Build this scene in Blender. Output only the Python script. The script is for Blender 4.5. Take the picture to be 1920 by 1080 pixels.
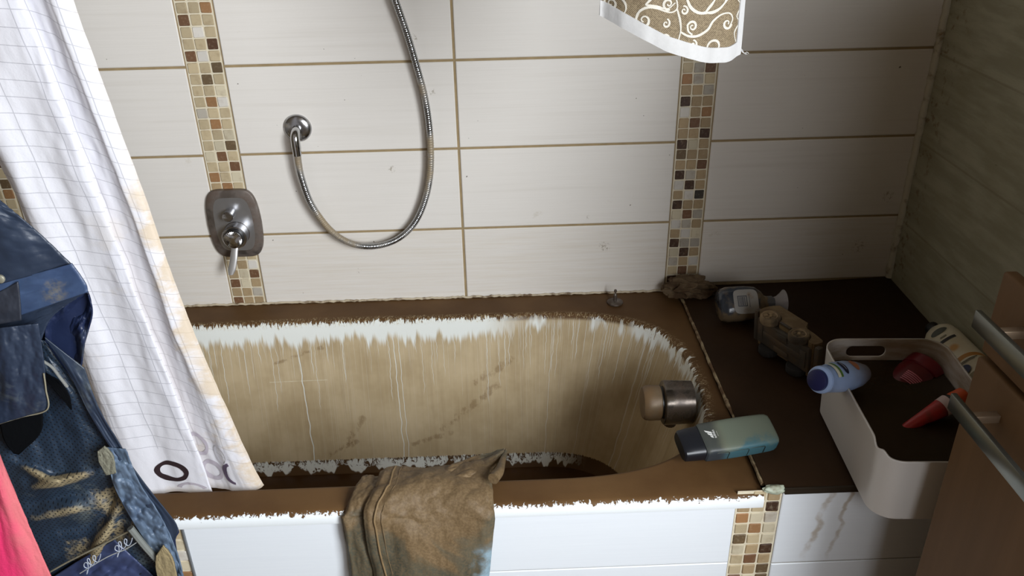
import bpy, bmesh, math, random
import numpy as np
from mathutils import Vector, Matrix, noise as mn
for o in list(bpy.data.objects): bpy.data.objects.remove(o)
SC = bpy.context.scene; COL = SC.collection
PI = math.pi

# ------------------------------------------------------------------ camera
F_PX = 1587.95
CAM = Vector((0.0723909, -1.87535661, 0.84185148))
PIT, YAW, ROL = 0.4935, 0.0233, 0.0212
_fw = Vector((math.sin(YAW)*math.cos(PIT), math.cos(YAW)*math.cos(PIT), -math.sin(PIT)))
_r0 = Vector((math.cos(YAW), -math.sin(YAW), 0)); _d0 = _fw.cross(_r0)
_c, _s = math.cos(ROL), math.sin(ROL)
_rt = _c*_r0 + _s*_d0; _dn = -_s*_r0 + _c*_d0
cam = bpy.data.objects.new('camera', bpy.data.cameras.new('camera')); COL.objects.link(cam)
cam.data.sensor_width = 36; cam.data.lens = F_PX/1920*36; cam.data.clip_start = 0.02
M = Matrix.Identity(4)
for i in range(3):
    M[i][0] = _rt[i]; M[i][1] = -_dn[i]; M[i][2] = -_fw[i]; M[i][3] = CAM[i]
cam.matrix_world = M
SC.camera = cam

def at(px, py, y=None, z=None, x=None):
    """the world point seen at a pixel, on a plane of known y, z or x"""
    v = _fw + _rt*((px-960)/F_PX) + _dn*((py-540)/F_PX)
    if y is not None: t = (y-CAM.y)/v.y
    elif z is not None: t = (z-CAM.z)/v.z
    else: t = (x-CAM.x)/v.x
    return CAM + v*t

# ------------------------------------------------------------------ world, light, exposure
SC.view_settings.view_transform = 'Standard'; SC.view_settings.look = 'None'
SC.view_settings.gamma = 1; SC.view_settings.use_curve_mapping = False
SC.view_settings.exposure = 0.0
W = bpy.data.worlds.new('World'); SC.world = W; W.use_nodes = True
W.node_tree.nodes['Background'].inputs[0].default_value = (0.75, 0.85, 1.0, 1)
W.node_tree.nodes['Background'].inputs[1].default_value = 0.3
XL, XR, YB, ZF, ZC = -1.165, 1.0746, -2.75, -0.79, 1.72    # room: left/right wall, wall behind the camera, floor, ceiling
WIN = (-2.65, -1.70, 0.28, 1.38)                             # window in the right wall, beyond the cabinet: y0,y1,z0,z1
L = bpy.data.lights.new('window_daylight', 'AREA'); L.shape = 'RECTANGLE'
L.size = WIN[1]-WIN[0]-.06; L.size_y = WIN[3]-WIN[2]-.06; L.energy = 106; L.color = (0.90, 0.95, 1.0)
Lo = bpy.data.objects.new('window_daylight', L); COL.objects.link(Lo)
Lo.location = (XR+.06, (WIN[0]+WIN[1])/2, (WIN[2]+WIN[3])/2)
Lo.rotation_euler = Vector((-1, .35, -.12)).to_track_quat('-Z', 'Y').to_euler()

ADDED_WIN = (0.30, 1.00, 0.30, 1.35)                              # made-up second window, added behind the camera to widen the penumbra: x0,x1,z0,z1
L2 = bpy.data.lights.new('added_rear_fill', 'AREA'); L2.shape = 'RECTANGLE'
L2.size = ADDED_WIN[1]-ADDED_WIN[0]-.06; L2.size_y = ADDED_WIN[3]-ADDED_WIN[2]-.06; L2.energy = 13; L2.color = (0.94, 0.96, 1.0)
Lo2 = bpy.data.objects.new('added_rear_fill', L2); COL.objects.link(Lo2)
Lo2.location = ((ADDED_WIN[0]+ADDED_WIN[1])/2, YB-.06, (ADDED_WIN[2]+ADDED_WIN[3])/2)
Lo2.rotation_euler = Vector((-.15, 1, -.15)).to_track_quat('-Z', 'Y').to_euler()

# ------------------------------------------------------------------ helpers
def lin(c):
    return tuple(((x/255)/12.92 if x/255 <= .04045 else ((x/255+.055)/1.055)**2.4) for x in c) + (1,)

class NT:
    """small node-expression builder"""
    def __init__(s, name, rough=.6, metal=0, spec=.5, bump=None):
        s.m = bpy.data.materials.new(name); s.m.use_nodes = True
        s.t = s.m.node_tree; s.n = s.t.nodes; s.b = s.n['Principled BSDF']
        s.b.inputs['Roughness'].default_value = rough; s.b.inputs['Metallic'].default_value = metal
        s.b.inputs['Specular IOR Level'].default_value = spec
    def put(s, sock, v):
        if isinstance(v, bpy.types.NodeSocket): s.t.links.new(v, sock)
        else: sock.default_value = v
    def m2(s, op, a, b=0.0, c=None):
        n = s.n.new('ShaderNodeMath'); n.operation = op
        s.put(n.inputs[0], a); s.put(n.inputs[1], b)
        if c is not None: s.put(n.inputs[2], c)
        return n.outputs[0]
    def add(s, a, b): return s.m2('ADD', a, b)
    def sub(s, a, b): return s.m2('SUBTRACT', a, b)
    def mul(s, a, b): return s.m2('MULTIPLY', a, b)
    def mn(s, a, b): return s.m2('MINIMUM', a, b)
    def mx(s, a, b): return s.m2('MAXIMUM', a, b)
    def ab(s, a): return s.m2('ABSOLUTE', a)
    def inv(s, a): return s.m2('SUBTRACT', 1.0, a)
    def ss(s, v, a, b):
        n = s.n.new('ShaderNodeMapRange'); n.interpolation_type = 'SMOOTHSTEP'
        s.put(n.inputs['Value'], v); s.put(n.inputs['From Min'], a); s.put(n.inputs['From Max'], b)
        return n.outputs[0]
    def obj(s):
        n = s.n.new('ShaderNodeTexCoord'); return n.outputs['Object']
    def xyz(s, vec):
        n = s.n.new('ShaderNodeSeparateXYZ'); s.put(n.inputs[0], vec); return n.outputs
    def comb(s, x=0.0, y=0.0, z=0.0):
        n = s.n.new('ShaderNodeCombineXYZ'); s.put(n.inputs[0], x); s.put(n.inputs[1], y); s.put(n.inputs[2], z); return n.outputs[0]
    def attr(s, name):
        n = s.n.new('ShaderNodeAttribute'); n.attribute_name = name; return n.outputs['Fac']
    def attrc(s, name):
        n = s.n.new('ShaderNodeAttribute'); n.attribute_name = name; return n.outputs['Color']
    def noise(s, vec=None, scale=5.0, detail=3.0, rough=.55, sx=1, sy=1, sz=1, dist=0.0):
        mp = s.n.new('ShaderNodeMapping'); mp.inputs['Scale'].default_value = (sx, sy, sz)
        s.put(mp.inputs[0], vec if vec is not None else s.obj())
        n = s.n.new('ShaderNodeTexNoise'); s.put(n.inputs['Vector'], mp.outputs[0])
        n.inputs['Scale'].default_value = scale; n.inputs['Detail'].default_value = detail
        n.inputs['Roughness'].default_value = rough; n.inputs['Distortion'].default_value = dist
        return n.outputs['Fac']
    def mix(s, f, a, b):
        n = s.n.new('ShaderNodeMix'); n.data_type = 'RGBA'
        s.put(n.inputs[0], f); s.put(n.inputs[6], a); s.put(n.inputs[7], b); return n.outputs[2]
    def base(s, c): s.put(s.b.inputs['Base Color'], c); return s
    def rough(s, r): s.put(s.b.inputs['Roughness'], r); return s
    def bump(s, h, strength=.3, dist=.002):
        n = s.n.new('ShaderNodeBump'); n.inputs['Strength'].default_value = strength; n.inputs['Distance'].default_value = dist
        s.put(n.inputs['Height'], h); s.t.links.new(n.outputs[0], s.b.inputs['Normal']); return s

def plain(name, rgb, rough=.5, metal=0, var=.12, scale=30, bump=0, spec=.5):
    k = NT(name, rough, metal, spec); c = lin(rgb)
    n = k.noise(scale=scale, detail=4)
    k.base(k.mix(n, tuple(x*(1-var) for x in c[:3])+(1,), tuple(min(1, x*(1+var)) for x in c[:3])+(1,)))
    if bump: k.bump(n, bump, .001)
    return k.m

def muddy(name, rgb, mud=(120, 95, 62), amount=.5, rough=.5, scale=14, metal=0, soft=.12):
    """a surface of its own colour under a patchy film of dried mud"""
    k = NT(name, rough, metal); n = k.noise(scale=scale, detail=6, rough=.6)
    f = k.ss(n, 1-amount-soft, 1-amount+soft)
    k.base(k.mix(f, lin(rgb), lin(mud)))
    k.put(k.b.inputs['Roughness'], k.add(rough, k.mul(f, .25)))
    if metal: k.put(k.b.inputs['Metallic'], k.mul(k.inv(f), metal))
    k.bump(n, .2, .001)
    return k.m

def link(name, me, mat=None, parent=None, smooth=True):
    o = bpy.data.objects.new(name, me); COL.objects.link(o)
    if mat is not None:
        for q in (mat if isinstance(mat, (list, tuple)) else [mat]): me.materials.append(q)
    if smooth:
        me.polygons.foreach_set('use_smooth', [True]*len(me.polygons))
        try: me.set_sharp_from_angle(angle=math.radians(38))
        except Exception: pass
    if parent is not None: o.parent = parent
    return o
def mesh(name, V, F, mat=None, parent=None, smooth=True, mi=None):
    me = bpy.data.meshes.new(name); me.from_pydata([tuple(v) for v in V], [], F); me.update()
    o = link(name, me, mat, parent, smooth)
    if mi is not None: me.polygons.foreach_set('material_index', mi)
    return o
def bobj(name, bm, mat=None, parent=None, smooth=True):
    me = bpy.data.meshes.new(name); bm.normal_update(); bm.to_mesh(me); bm.free()
    return link(name, me, mat, parent, smooth)
def fattr(o, name, vals):
    a = o.data.attributes.new(name, 'FLOAT', 'POINT'); a.data.foreach_set('value', list(vals))
def thing(name, label, cat, loc=(0, 0, 0), mat3=None, group=None):
    o = bpy.data.objects.new(name, None); COL.objects.link(o); o.empty_display_size = .05
    if mat3 is not None:
        mm = mat3.to_4x4(); mm.translation = Vector(loc); o.matrix_world = mm
    else: o.location = loc
    o['label'] = label; o['category'] = cat
    if group: o['group'] = group
    return o
def tag(o, label, cat, group=None):
    o['label'] = label; o['category'] = cat
    if group: o['group'] = group
    return o
def struct(o): o['kind'] = 'structure'; return o
def box(bm, a, b, bev=0, seg=2, mi=0):
    c = [(a[i]+b[i])/2 for i in range(3)]; s = [abs(b[i]-a[i]) for i in range(3)]
    r = bmesh.ops.create_cube(bm, size=1, matrix=Matrix.Translation(c) @ Matrix.Diagonal((*s, 1)))
    fs = set(f for v in r['verts'] for f in v.link_faces)
    for f in fs: f.material_index = mi
    if bev:
        es = list(set(e for v in r['verts'] for e in v.link_edges))
        rr = bmesh.ops.bevel(bm, geom=es, offset=bev, segments=seg, affect='EDGES', profile=.5)
        for f in rr['faces']: f.material_index = mi
def boxo(name, a, b, mat, parent=None, bev=0, seg=2):
    bm = bmesh.new(); box(bm, a, b, bev, seg); return bobj(name, bm, mat, parent)
def frame(xd, zd):
    x = Vector(xd).normalized(); z = Vector(zd); z = (z - x*z.dot(x)).normalized(); y = z.cross(x)
    m = Matrix.Identity(3)
    for i in range(3): m[i][0] = x[i]; m[i][1] = y[i]; m[i][2] = z[i]
    return m
def rings(name, R, mat, parent=None, cap=True, closed=True, smooth=True, sub=0):
    """skin a list of rings (lists of points) into one mesh"""
    n = len(R[0]); V = [p for r in R for p in r]; F = []
    for i in range(len(R)-1):
        for j in range(n if closed else n-1):
            k = (j+1) % n; F.append((i*n+j, i*n+k, (i+1)*n+k, (i+1)*n+j))
    if cap:
        F.append(tuple(range(n))[::-1]); F.append(tuple((len(R)-1)*n+j for j in range(n)))
    o = mesh(name, V, F, mat, parent, smooth)
    return o
def turned(name, prof, mat, parent=None, seg=40, ex=2.0, ky=1.0, kz=1.0, off=None):
    """lathe about local X: prof = [(x, radius_y, radius_z)] with superellipse exponent ex"""
    R = []
    for q in prof:
        x, a = q[0], q[1]; b = q[2] if len(q) > 2 else a
        ring = []
        for j in range(seg):
            t = 2*PI*j/seg; c, s = math.cos(t), math.sin(t)
            ring.append((x, ky*a*math.copysign(abs(c)**(2/ex), c), kz*b*math.copysign(abs(s)**(2/ex), s)))
        R.append(ring)
    return rings(name, R, mat, parent)
def catmull(P, n):
    P = [Vector(p) for p in P]; out = []
    Q = [P[0]*2-P[1]] + P + [P[-1]*2-P[-2]]; m = len(P)-1
    for i in range(n):
        t = i/(n-1)*m; k = min(int(t), m-1); u = t-k
        a, b, c, d = Q[k:k+4]
        out.append(.5*((2*b)+(c-a)*u+(2*a-5*b+4*c-d)*u*u+(-a+3*b-3*c+d)*u**3))
    return out
def tube_vf(path, rad, seg=10, flat=1.0):
    V, F = [], []; n = len(path); up = Vector((0.13, .31, .94)).normalized(); prev = None
    for i, p in enumerate(path):
        t = (path[min(i+1, n-1)]-path[max(i-1, 0)]).normalized()
        if prev is None: a = t.cross(up).normalized()
        else: a = (prev - t*prev.dot(t)).normalized()
        prev = a; b = t.cross(a)
        r = rad(i/(n-1)) if callable(rad) else rad
        for j in range(seg):
            q = 2*PI*j/seg; V.append(p + a*(r*math.cos(q)) + b*(r*flat*math.sin(q)))
    for i in range(n-1):
        for j in range(seg):
            k = (j+1) % seg; F.append((i*seg+j, i*seg+k, (i+1)*seg+k, (i+1)*seg+j))
    F.append(tuple(range(seg))[::-1]); F.append(tuple((n-1)*seg+j for j in range(seg)))
    return V, F
def tube(name, path, rad, mat, parent=None, seg=10):
    V, F = tube_vf([Vector(p) for p in path], rad, seg); return mesh(name, V, F, mat, parent)
def text_mesh(name, s, size, mat, parent, loc, rot, extrude=.0003, align='CENTER'):
    cu = bpy.data.curves.new('t', 'FONT'); cu.body = s; cu.size = size; cu.extrude = extrude
    cu.align_x = align; cu.align_y = 'CENTER'
    to = bpy.data.objects.new('t', cu); COL.objects.link(to)
    dg = bpy.context.evaluated_depsgraph_get(); me = bpy.data.meshes.new_from_object(to.evaluated_get(dg))
    bpy.data.objects.remove(to)
    o = link(name, me, mat, parent, smooth=False)
    mm = rot.to_4x4(); mm.translation = Vector(loc); o.matrix_local = mm
    return o
def fbm(x, y, z=0.0, o=3):
    return mn.fractal(Vector((x, y, z)), 1.0, 2.0, o)
def interp(pts, v):
    if v <= pts[0][0]: return pts[0][1]
    for (a, p), (b, q) in zip(pts, pts[1:]):
        if v <= b: return p+(q-p)*(v-a)/(b-a)
    return pts[-1][1]
def sstep(a, b, x):
    t = max(0, min(1, (x-a)/(b-a))); return t*t*(3-2*t)

# ------------------------------------------------------------------ materials
def tile_mat():
    k = NT('glazed_cream_tile', .28); o = k.obj(); X = k.xyz(o)
    st = k.noise(o, 1, 5, .6, sx=5, sy=6, sz=460)
    st2 = k.noise(o, 1, 3, .5, sx=2, sy=2, sz=90)
    c = k.mix(st, lin((217, 211, 203)), lin((228, 223, 216)))
    c = k.mix(k.mul(k.ss(st2, .5, .75), .18), c, lin((196, 188, 176)))
    # thin dried silt film, stronger on the lowest course
    low = k.ss(X[2], .02, -.02)
    film = k.mul(low, k.ss(k.noise(o, 1, 5, .65, sx=5, sy=5, sz=160), .3, .8))
    c = k.mix(k.mul(film, .42), c, lin((200, 186, 164)))
    blot = k.mul(k.ss(k.noise(o, 9, 6, .7), .66, .74), .3)
    c = k.mix(blot, c, lin((178, 165, 140)))
    # small dark specks and bits of grit left on the glaze
    sp = k.ss(k.noise(o, 95, 2, .4), .77, .79)
    c = k.mix(k.mul(sp, .85), c, lin((70, 60, 45)))
    for (sx_, sz_, r_) in ((-.087, .455, .012), (-.052, .335, .009), (-.158, .158, .010), (-.262, -.105, .008), (.345, -.06, .016), (-.56, -.12, .008), (.98, -.08, .020), (1.03, .05, .018), (.30, .02, .008)):
        dx_ = k.sub(X[0], sx_); dz_ = k.sub(X[2], sz_); dd_ = k.m2('SQRT', k.add(k.mul(dx_, dx_), k.mul(dz_, dz_)), 0.0)
        q_ = k.mul(k.ss(k.m2('DIVIDE', dd_, r_), 1.1, .5), k.ss(k.noise(o, 130, 4, .75), .5, .6)); c = k.mix(k.mul(q_, .6), c, lin((120, 104, 74)))
    k.base(c); k.put(k.b.inputs['Roughness'], k.add(.26, k.mul(film, .3)))
    k.bump(st, .12, .0006); return k.m
TILE = tile_mat()
GROUT = plain('muddy_grout', (150, 130, 96), .9, var=.3, scale=40, bump=.3)
GROUT_PALE = plain('pale_grout', (140, 134, 122), .9, var=.2, scale=60, bump=.3)
MUD = None
def mosaic_mat():
    k = NT('tumbled_stone_mosaic', .55); c = k.attrc('tilecol'); o = k.obj()
    n = k.noise(o, 150, 5, .7); n2 = k.noise(o, 45, 3)
    c2 = k.mix(k.mul(k.ss(n, .5, .72), .2), c, lin((205, 190, 160)))
    c3 = k.mix(k.mul(k.ss(n2, .5, .75), .3), c2, lin((120, 92, 60)))
    k.base(c3); k.bump(n, .35, .0008); return k.m
MOSAIC = mosaic_mat()

def mud_mat(name='wet_mud', a=(92, 67, 42), b=(118, 90, 60), rough=.42, spec=.18):
    k = NT(name, rough, spec=spec); n = k.noise(scale=7, detail=5); n2 = k.noise(scale=60, detail=3)
    k.base(k.mix(k.ss(n, .3, .75), lin(a), lin(b)))
    k.put(k.b.inputs['Roughness'], k.add(rough-.06, k.mul(n2, .15)))
    k.bump(k.add(n2, n), .12, .001); return k.m
MUD = mud_mat()

# ------------------------------------------------------------------ room shell
TW, TH, MW, MP = .5038, .202, .0795, .0253
def tile_rect(V, F, MI, x0, x1, z0, z1, y, g=.0029, t=.0035, mi=0):
    """one glazed tile facing -Y with eased edges; its face lies on plane y"""
    e = .0018; b = len(V)
    for (dx, dy) in ((0, t), (0, .0012), (e, 0)):
        for (px, pz) in ((x0+g+dx, z0+g+dx), (x1-g-dx, z0+g+dx), (x1-g-dx, z1-g-dx), (x0+g+dx, z1-g-dx)):
            V.append((px, y+dy, pz))
    for r in (0, 4):
        for j in range(4):
            k = (j+1) % 4; F.append((b+r+j, b+r+k, b+r+4+k, b+r+4+j)); MI.append(mi)
    F.append((b+8, b+9, b+10, b+11)); MI.append(mi)
PAL = {'b': (192, 174, 140), 'c': (210, 198, 170), 't': (174, 150, 114), 'w': (216, 210, 200), 'g': (182, 174, 160),
       'o': (158, 116, 76), 'r': (114, 80, 54), 'k': (82, 54, 34), 'd': (66, 42, 26), 's': (104, 84, 58), 'n': (54, 48, 40)}
def mosaic_strip(name, x0, y, z_of_row0, rows, mi_rand, thick=.004, ylen=None, axis='x', bed=(214, 204, 180)):
    """rows: {row: 'abc'}; three small stones per row, each eased and slightly irregular"""
    V, F, C = [], [], []; rng = random.Random(mi_rand)
    cw = MW/3.12
    for r, s in rows.items():
        for j, ch in enumerate(s):
            if ch == ' ': continue
            xa = x0+.0016+j*(MW-.0032)/3; xb = xa+(MW-.0032)/3; za = z_of_row0+r*MP-MP/2; zb = za+MP
            g = .0015; jt = lambda: rng.uniform(-.0006, .0006); pr = rng.uniform(-.0006, .0006)
            corners = [(xa+g+jt(), za+g+jt()), (xb-g+jt(), za+g+jt()), (xb-g+jt(), zb-g+jt()), (xa+g+jt(), zb-g+jt())]
            cx, cz = (xa+xb)/2, (za+zb)/2; b = len(V)
            jv = rng.uniform(.88, .99); col = [c*jv for c in PAL[ch]]
            lay = []
            for sc, dy in ((1, thick), (1, .0012+pr), (.9, pr-.0003)):
                # eight-sided rounded stone
                for q in range(4):
                    p, p1 = corners[q], corners[(q+1) % 4]; pm = corners[q-1]
                    for (a, bb) in ((p, pm), (p, p1)):
                        qx = a[0]+(bb[0]-a[0])*.07; qz = a[1]+(bb[1]-a[1])*.07
                        V.append((cx+(qx-cx)*sc, y+dy, cz+(qz-cz)*sc))
            for rr in (0, 8):
                for q in range(8):
                    k = (q+1) % 8; F.append((b+rr+q, b+rr+k, b+rr+8+k, b+rr+8+q)); C.append(col)
            F.append(tuple(b+16+q for q in range(8))); C.append(col)
    b = len(V); rr_ = list(rows); za, zb = z_of_row0+min(rr_)*MP-MP/2, z_of_row0+max(rr_)*MP+MP/2
    V += [(x0, y+.0017, za), (x0+MW, y+.0017, za), (x0+MW, y+.0017, zb), (x0, y+.0017, zb)]; F.append((b, b+1, b+2, b+3)); C.append(bed)
    if axis == 'y': V = [(XL+(v[1]), v[0], v[2]) for v in V]; F = [f[::-1] for f in F]
    o = mesh(name, V, F, MOSAIC, smooth=False)
    a = o.data.color_attributes.new('tilecol', 'FLOAT_COLOR', 'CORNER'); buf = []
    for p, c in zip(o.data.polygons, C):
        for _ in p.loop_indices: buf += list(lin(c))
    a.data.foreach_set('color', buf)
    return struct(o)
BT = 't,b,c,b,b,t,c,g'.split(',')
def rnd_rows(a, b, seed):
    r = random.Random(seed); d = {}
    for i in range(a, b):
        s = [r.choice('bbctbcgw') for _ in range(3)]
        if r.random() < .75: s[r.randrange(3)] = r.choice('okrdsk')
        d[i] = ''.join(s)
    return d
# wall behind the tub: tiles on a grout bed, two vertical mosaic bands
V, F, MI = [], [], []
zs = [-.193, 0, TH, 2*TH, 3*TH, 4*TH, 5*TH, 6*TH, 7*TH, 8*TH, ZC]
zs = [z for z in zs if z < ZC] + [ZC]
xL = -TW-MW; xR = TW+MW
cols = [(XL, -1.1315), (-1.0875, xL), (-TW, 0), (0, TW), (xR, XR)]
cols = [(XL, -1.115), (-1.0355, xL), (-TW, 0), (0, TW), (xR, XR)]
for (a, b) in cols:
    for z0, z1 in zip(zs, zs[1:]):
        zz = -.172 if (a == xR and z0 < -.1) else z0
        tile_rect(V, F, MI, a, b, zz, z1, 0.0)
for z0, z1 in zip(zs, zs[1:]): pass
nb = len(V)
for q in ((XL, .0028, ZF), (XR, .0028, ZF), (XR, .0028, ZC), (XL, .0028, ZC)): V.append(q)
F.append((nb, nb+1, nb+2, nb+3)); MI.append(1)
nb = len(V)
for q in ((XL, .12, ZF), (XR, .12, ZF), (XR, .12, ZC), (XL, .12, ZC)): V.append(q)
F.append((nb+3, nb+2, nb+1, nb)); MI.append(1)
for i, j in ((0, 1), (1, 2), (2, 3), (3, 0)): F.append((nb+j, nb+i, nb-4+i, nb-4+j)); MI.append(1)
struct(mesh('wall_back', V, F, [TILE, GROUT], smooth=False, mi=MI))
rowsL = {21: 'bbo', 20: 'rbb', 19: 'bwb', 18: 'bbk', 17: 'rwb', 16: 'bbs', 15: 'bsb', 14: 'bbc', 13: 'bow', 12: 'gbb', 11: 'bob', 10: 'bbc',
         9: 'bcs', 8: 'crb', 7: 'bbr', 6: 'obc', 5: 'tob', 4: 'btb', 3: 'bbc', 2: 'bkb', 1: 'cbb', 0: 'bob', -1: 'bcb', -2: 'tbb',
         -3: 'btw', -4: 'tcr', -5: 'rct', -6: 'ttg', -7: 'rtt'}
rowsL.update(rnd_rows(22, 67, 3))
rowsR = {15: 'bgr', 14: 'ogb', 13: 'ttg', 12: 'dtt', 11: 'wto', 10: 'trt', 9: 'ttd', 8: 'dct', 7: 'stt', 6: 'ttr', 5: 'dgt', 4: 'wdt',
         3: 'twn', 2: 'dtt', 1: 'crg', 0: 'wgt', -1: 'twc', -2: 'dgg', -3: 'cdt', -4: 'gtw', -5: 'brt', -6: 'dtc', -7: 'tbt'}
rowsR.update(rnd_rows(16, 67, 5))
mosaic_strip('trim_1', -TW-MW, 0, -.003, rowsL, 1)
mosaic_strip('trim_2', TW, 0, -.006, {k: v for k, v in rowsR.items() if k > -7}, 2)
mosaic_strip('trim_3', -1.115, 0, -.004, rnd_rows(-7, 67, 9), 3)

# right wall: dull painted tiles streaked with dried mud
def right_wall_mat():
    k = NT('mud_streaked_green_tile', .62); o = k.obj(); X = k.xyz(o)
    n = k.noise(o, 1, 5, .65, sx=5, sy=6, sz=40); n2 = k.noise(o, 6, 4)
    c = k.mix(k.ss(n, .35, .7), lin((150, 146, 122)), lin((172, 168, 144)))
    c = k.mix(k.mul(k.ss(n2, .45, .7), .3), c, lin((140, 132, 100)))
    g = k.m2('FRACT', k.m2('DIVIDE', k.add(X[2], 10*TH+.012), TH), 0.0)
    gl = k.mul(k.ss(k.ab(k.sub(g, .5)), .482, .495), .35)
    c = k.mix(gl, c, lin((108, 98, 72)))
    s1 = k.ss(k.noise(k.comb(X[1], X[1], k.add(X[2], k.mul(X[1], .16))), 1, 4, .7, sx=9, sy=9, sz=150), .66, .72)
    s2 = k.ss(k.noise(o, 7, 3), .5, .62)
    c = k.mix(k.mul(k.mul(s1, s2), .7), c, lin((74, 58, 34)))
    near = k.ss(X[1], -.14, -.01)
    sm = k.mul(near, k.ss(k.noise(o, 38, 4, .7), .56, .64))
    c = k.mix(k.mul(sm, .65), c, lin((96, 72, 42)))
    k.base(c); k.bump(n, .2, .001); return k.m
RW = right_wall_mat()
PLASTER = plain('beige_wall', (84, 72, 56), .85, var=.05, scale=4)
bm = bmesh.new(); y0, y1, z0, z1 = WIN
box(bm, (XR, y1, ZF), (XR+.1, .12, ZC)); box(bm, (XR, YB-.12, ZF), (XR+.1, y0, ZC))
box(bm, (XR, y0, ZF), (XR+.1, y1, z0)); box(bm, (XR, y0, z1), (XR+.1, y1, ZC))
struct(bobj('wall_right', bm, RW, smooth=False))
struct(boxo('wall_left', (XL-.1, YB-.12, ZF), (XL, .12, ZC), PLASTER))
struct(boxo('floor', (XL-.1, YB-.12, ZF-.1), (XR+.1, .12, ZF), plain('muddy_floor_tile', (88, 68, 46), .5, var=.3, scale=6)))
struct(boxo('ceiling', (XL-.1, YB-.12, ZC), (XR+.1, .12, ZC+.1), PLASTER))
bm = bmesh.new(); x0, x1, za, zb = ADDED_WIN
box(bm, (XL, YB-.12, ZF), (x0, YB, ZC)); box(bm, (x1, YB-.12, ZF), (XR, YB, ZC))
box(bm, (x0, YB-.12, ZF), (x1, YB, za)); box(bm, (x0, YB-.12, zb), (x1, YB, ZC))
struct(bobj('wall_rear', bm, PLASTER, smooth=False))
bm = bmesh.new(); w = .035; ya, yb = YB-.05, YB-.015
box(bm, (x0, ya, za), (x0+w, yb, zb), .003); box(bm, (x1-w, ya, za), (x1, yb, zb), .003)
box(bm, (x0+w, ya, za), (x1-w, yb, za+w), .003); box(bm, (x0+w, ya, zb-w), (x1-w, yb, zb), .003)
struct(bobj('added_window', bm, plain('added_window_paint', (230, 230, 228), .4)))  # frame of the added rear window
bm = bmesh.new(); w = .035; xa, xb = XR+.02, XR+.055
box(bm, (xa, y0, z0), (xb, y0+w, z1), .003); box(bm, (xa, y1-w, z0), (xb, y1, z1), .003)
box(bm, (xa, y0+w, z0), (xb, y1-w, z0+w), .003); box(bm, (xa, y0+w, z1-w), (xb, y1-w, z1), .003)
struct(bobj('window_1', bm, plain('white_window_paint', (230, 230, 228), .4)))
# silicone bead in the corner
rng = random.Random(4); path = []
for i in range(160):
    z = -.168+i*.012
    path.append(Vector((XR-.004+rng.uniform(-.0012, .0012)+.002*fbm(z*9, 3), -.004+rng.uniform(-.0012, .0012), z)))
struct(tube('trim_4', path, lambda t: .0085+.0022*fbm(t*40, 1), muddy('stained_silicone', (196, 190, 170), (120, 100, 70), .38, .5, 30), seg=10))
# sealant along the foot of the wall above the tub
path = [Vector((XL+.02+i*.0065, -.003, -.187+.0016*fbm(i*.21, 5)+.0012*rng.uniform(-1, 1))) for i in range(258)]
struct(tube('trim_5', path, lambda t: .0027+.0009*fbm(t*90, 2), muddy('muddy_sealant', (190, 176, 150), (92, 66, 40), .42, .6, 40), seg=8))

# ------------------------------------------------------------------ bathtub
XJ = .5355; ZR = -.19
YC, BY = -.392, .292                 # basin centre line and half width
def basin_outline(d, dx, n=360):
    """basin outline shrunk by d (sides) and dx (ends)"""
    out = []; xr, xl, a = .15, -.78, .345
    per = []
    N1 = n//2-60
    N1 = 60; N2 = 120
    by = BY-d; aa = a-dx
    for i in range(N2):      # right end, back (y max) to front
        t = PI/2 - PI*i/(N2-1); c, s = math.cos(t), math.sin(t); e = 2/2.75
        out.append((xr+aa*abs(c)**e, YC+by*math.copysign(abs(s)**e, s)))
    for i in range(1, N1): out.append((xr+(xl-xr)*i/N1, YC-by))
    for i in range(N2):
        t = -PI/2 - PI*i/(N2-1); c, s = math.cos(t), math.sin(t); e = 2/2.75
        out.append((xl-aa*abs(c)**e, YC+by*math.copysign(abs(s)**e, s)))
    for i in range(1, N1): out.append((xl+(xr-xl)*i/N1, YC+by))
    return out
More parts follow.
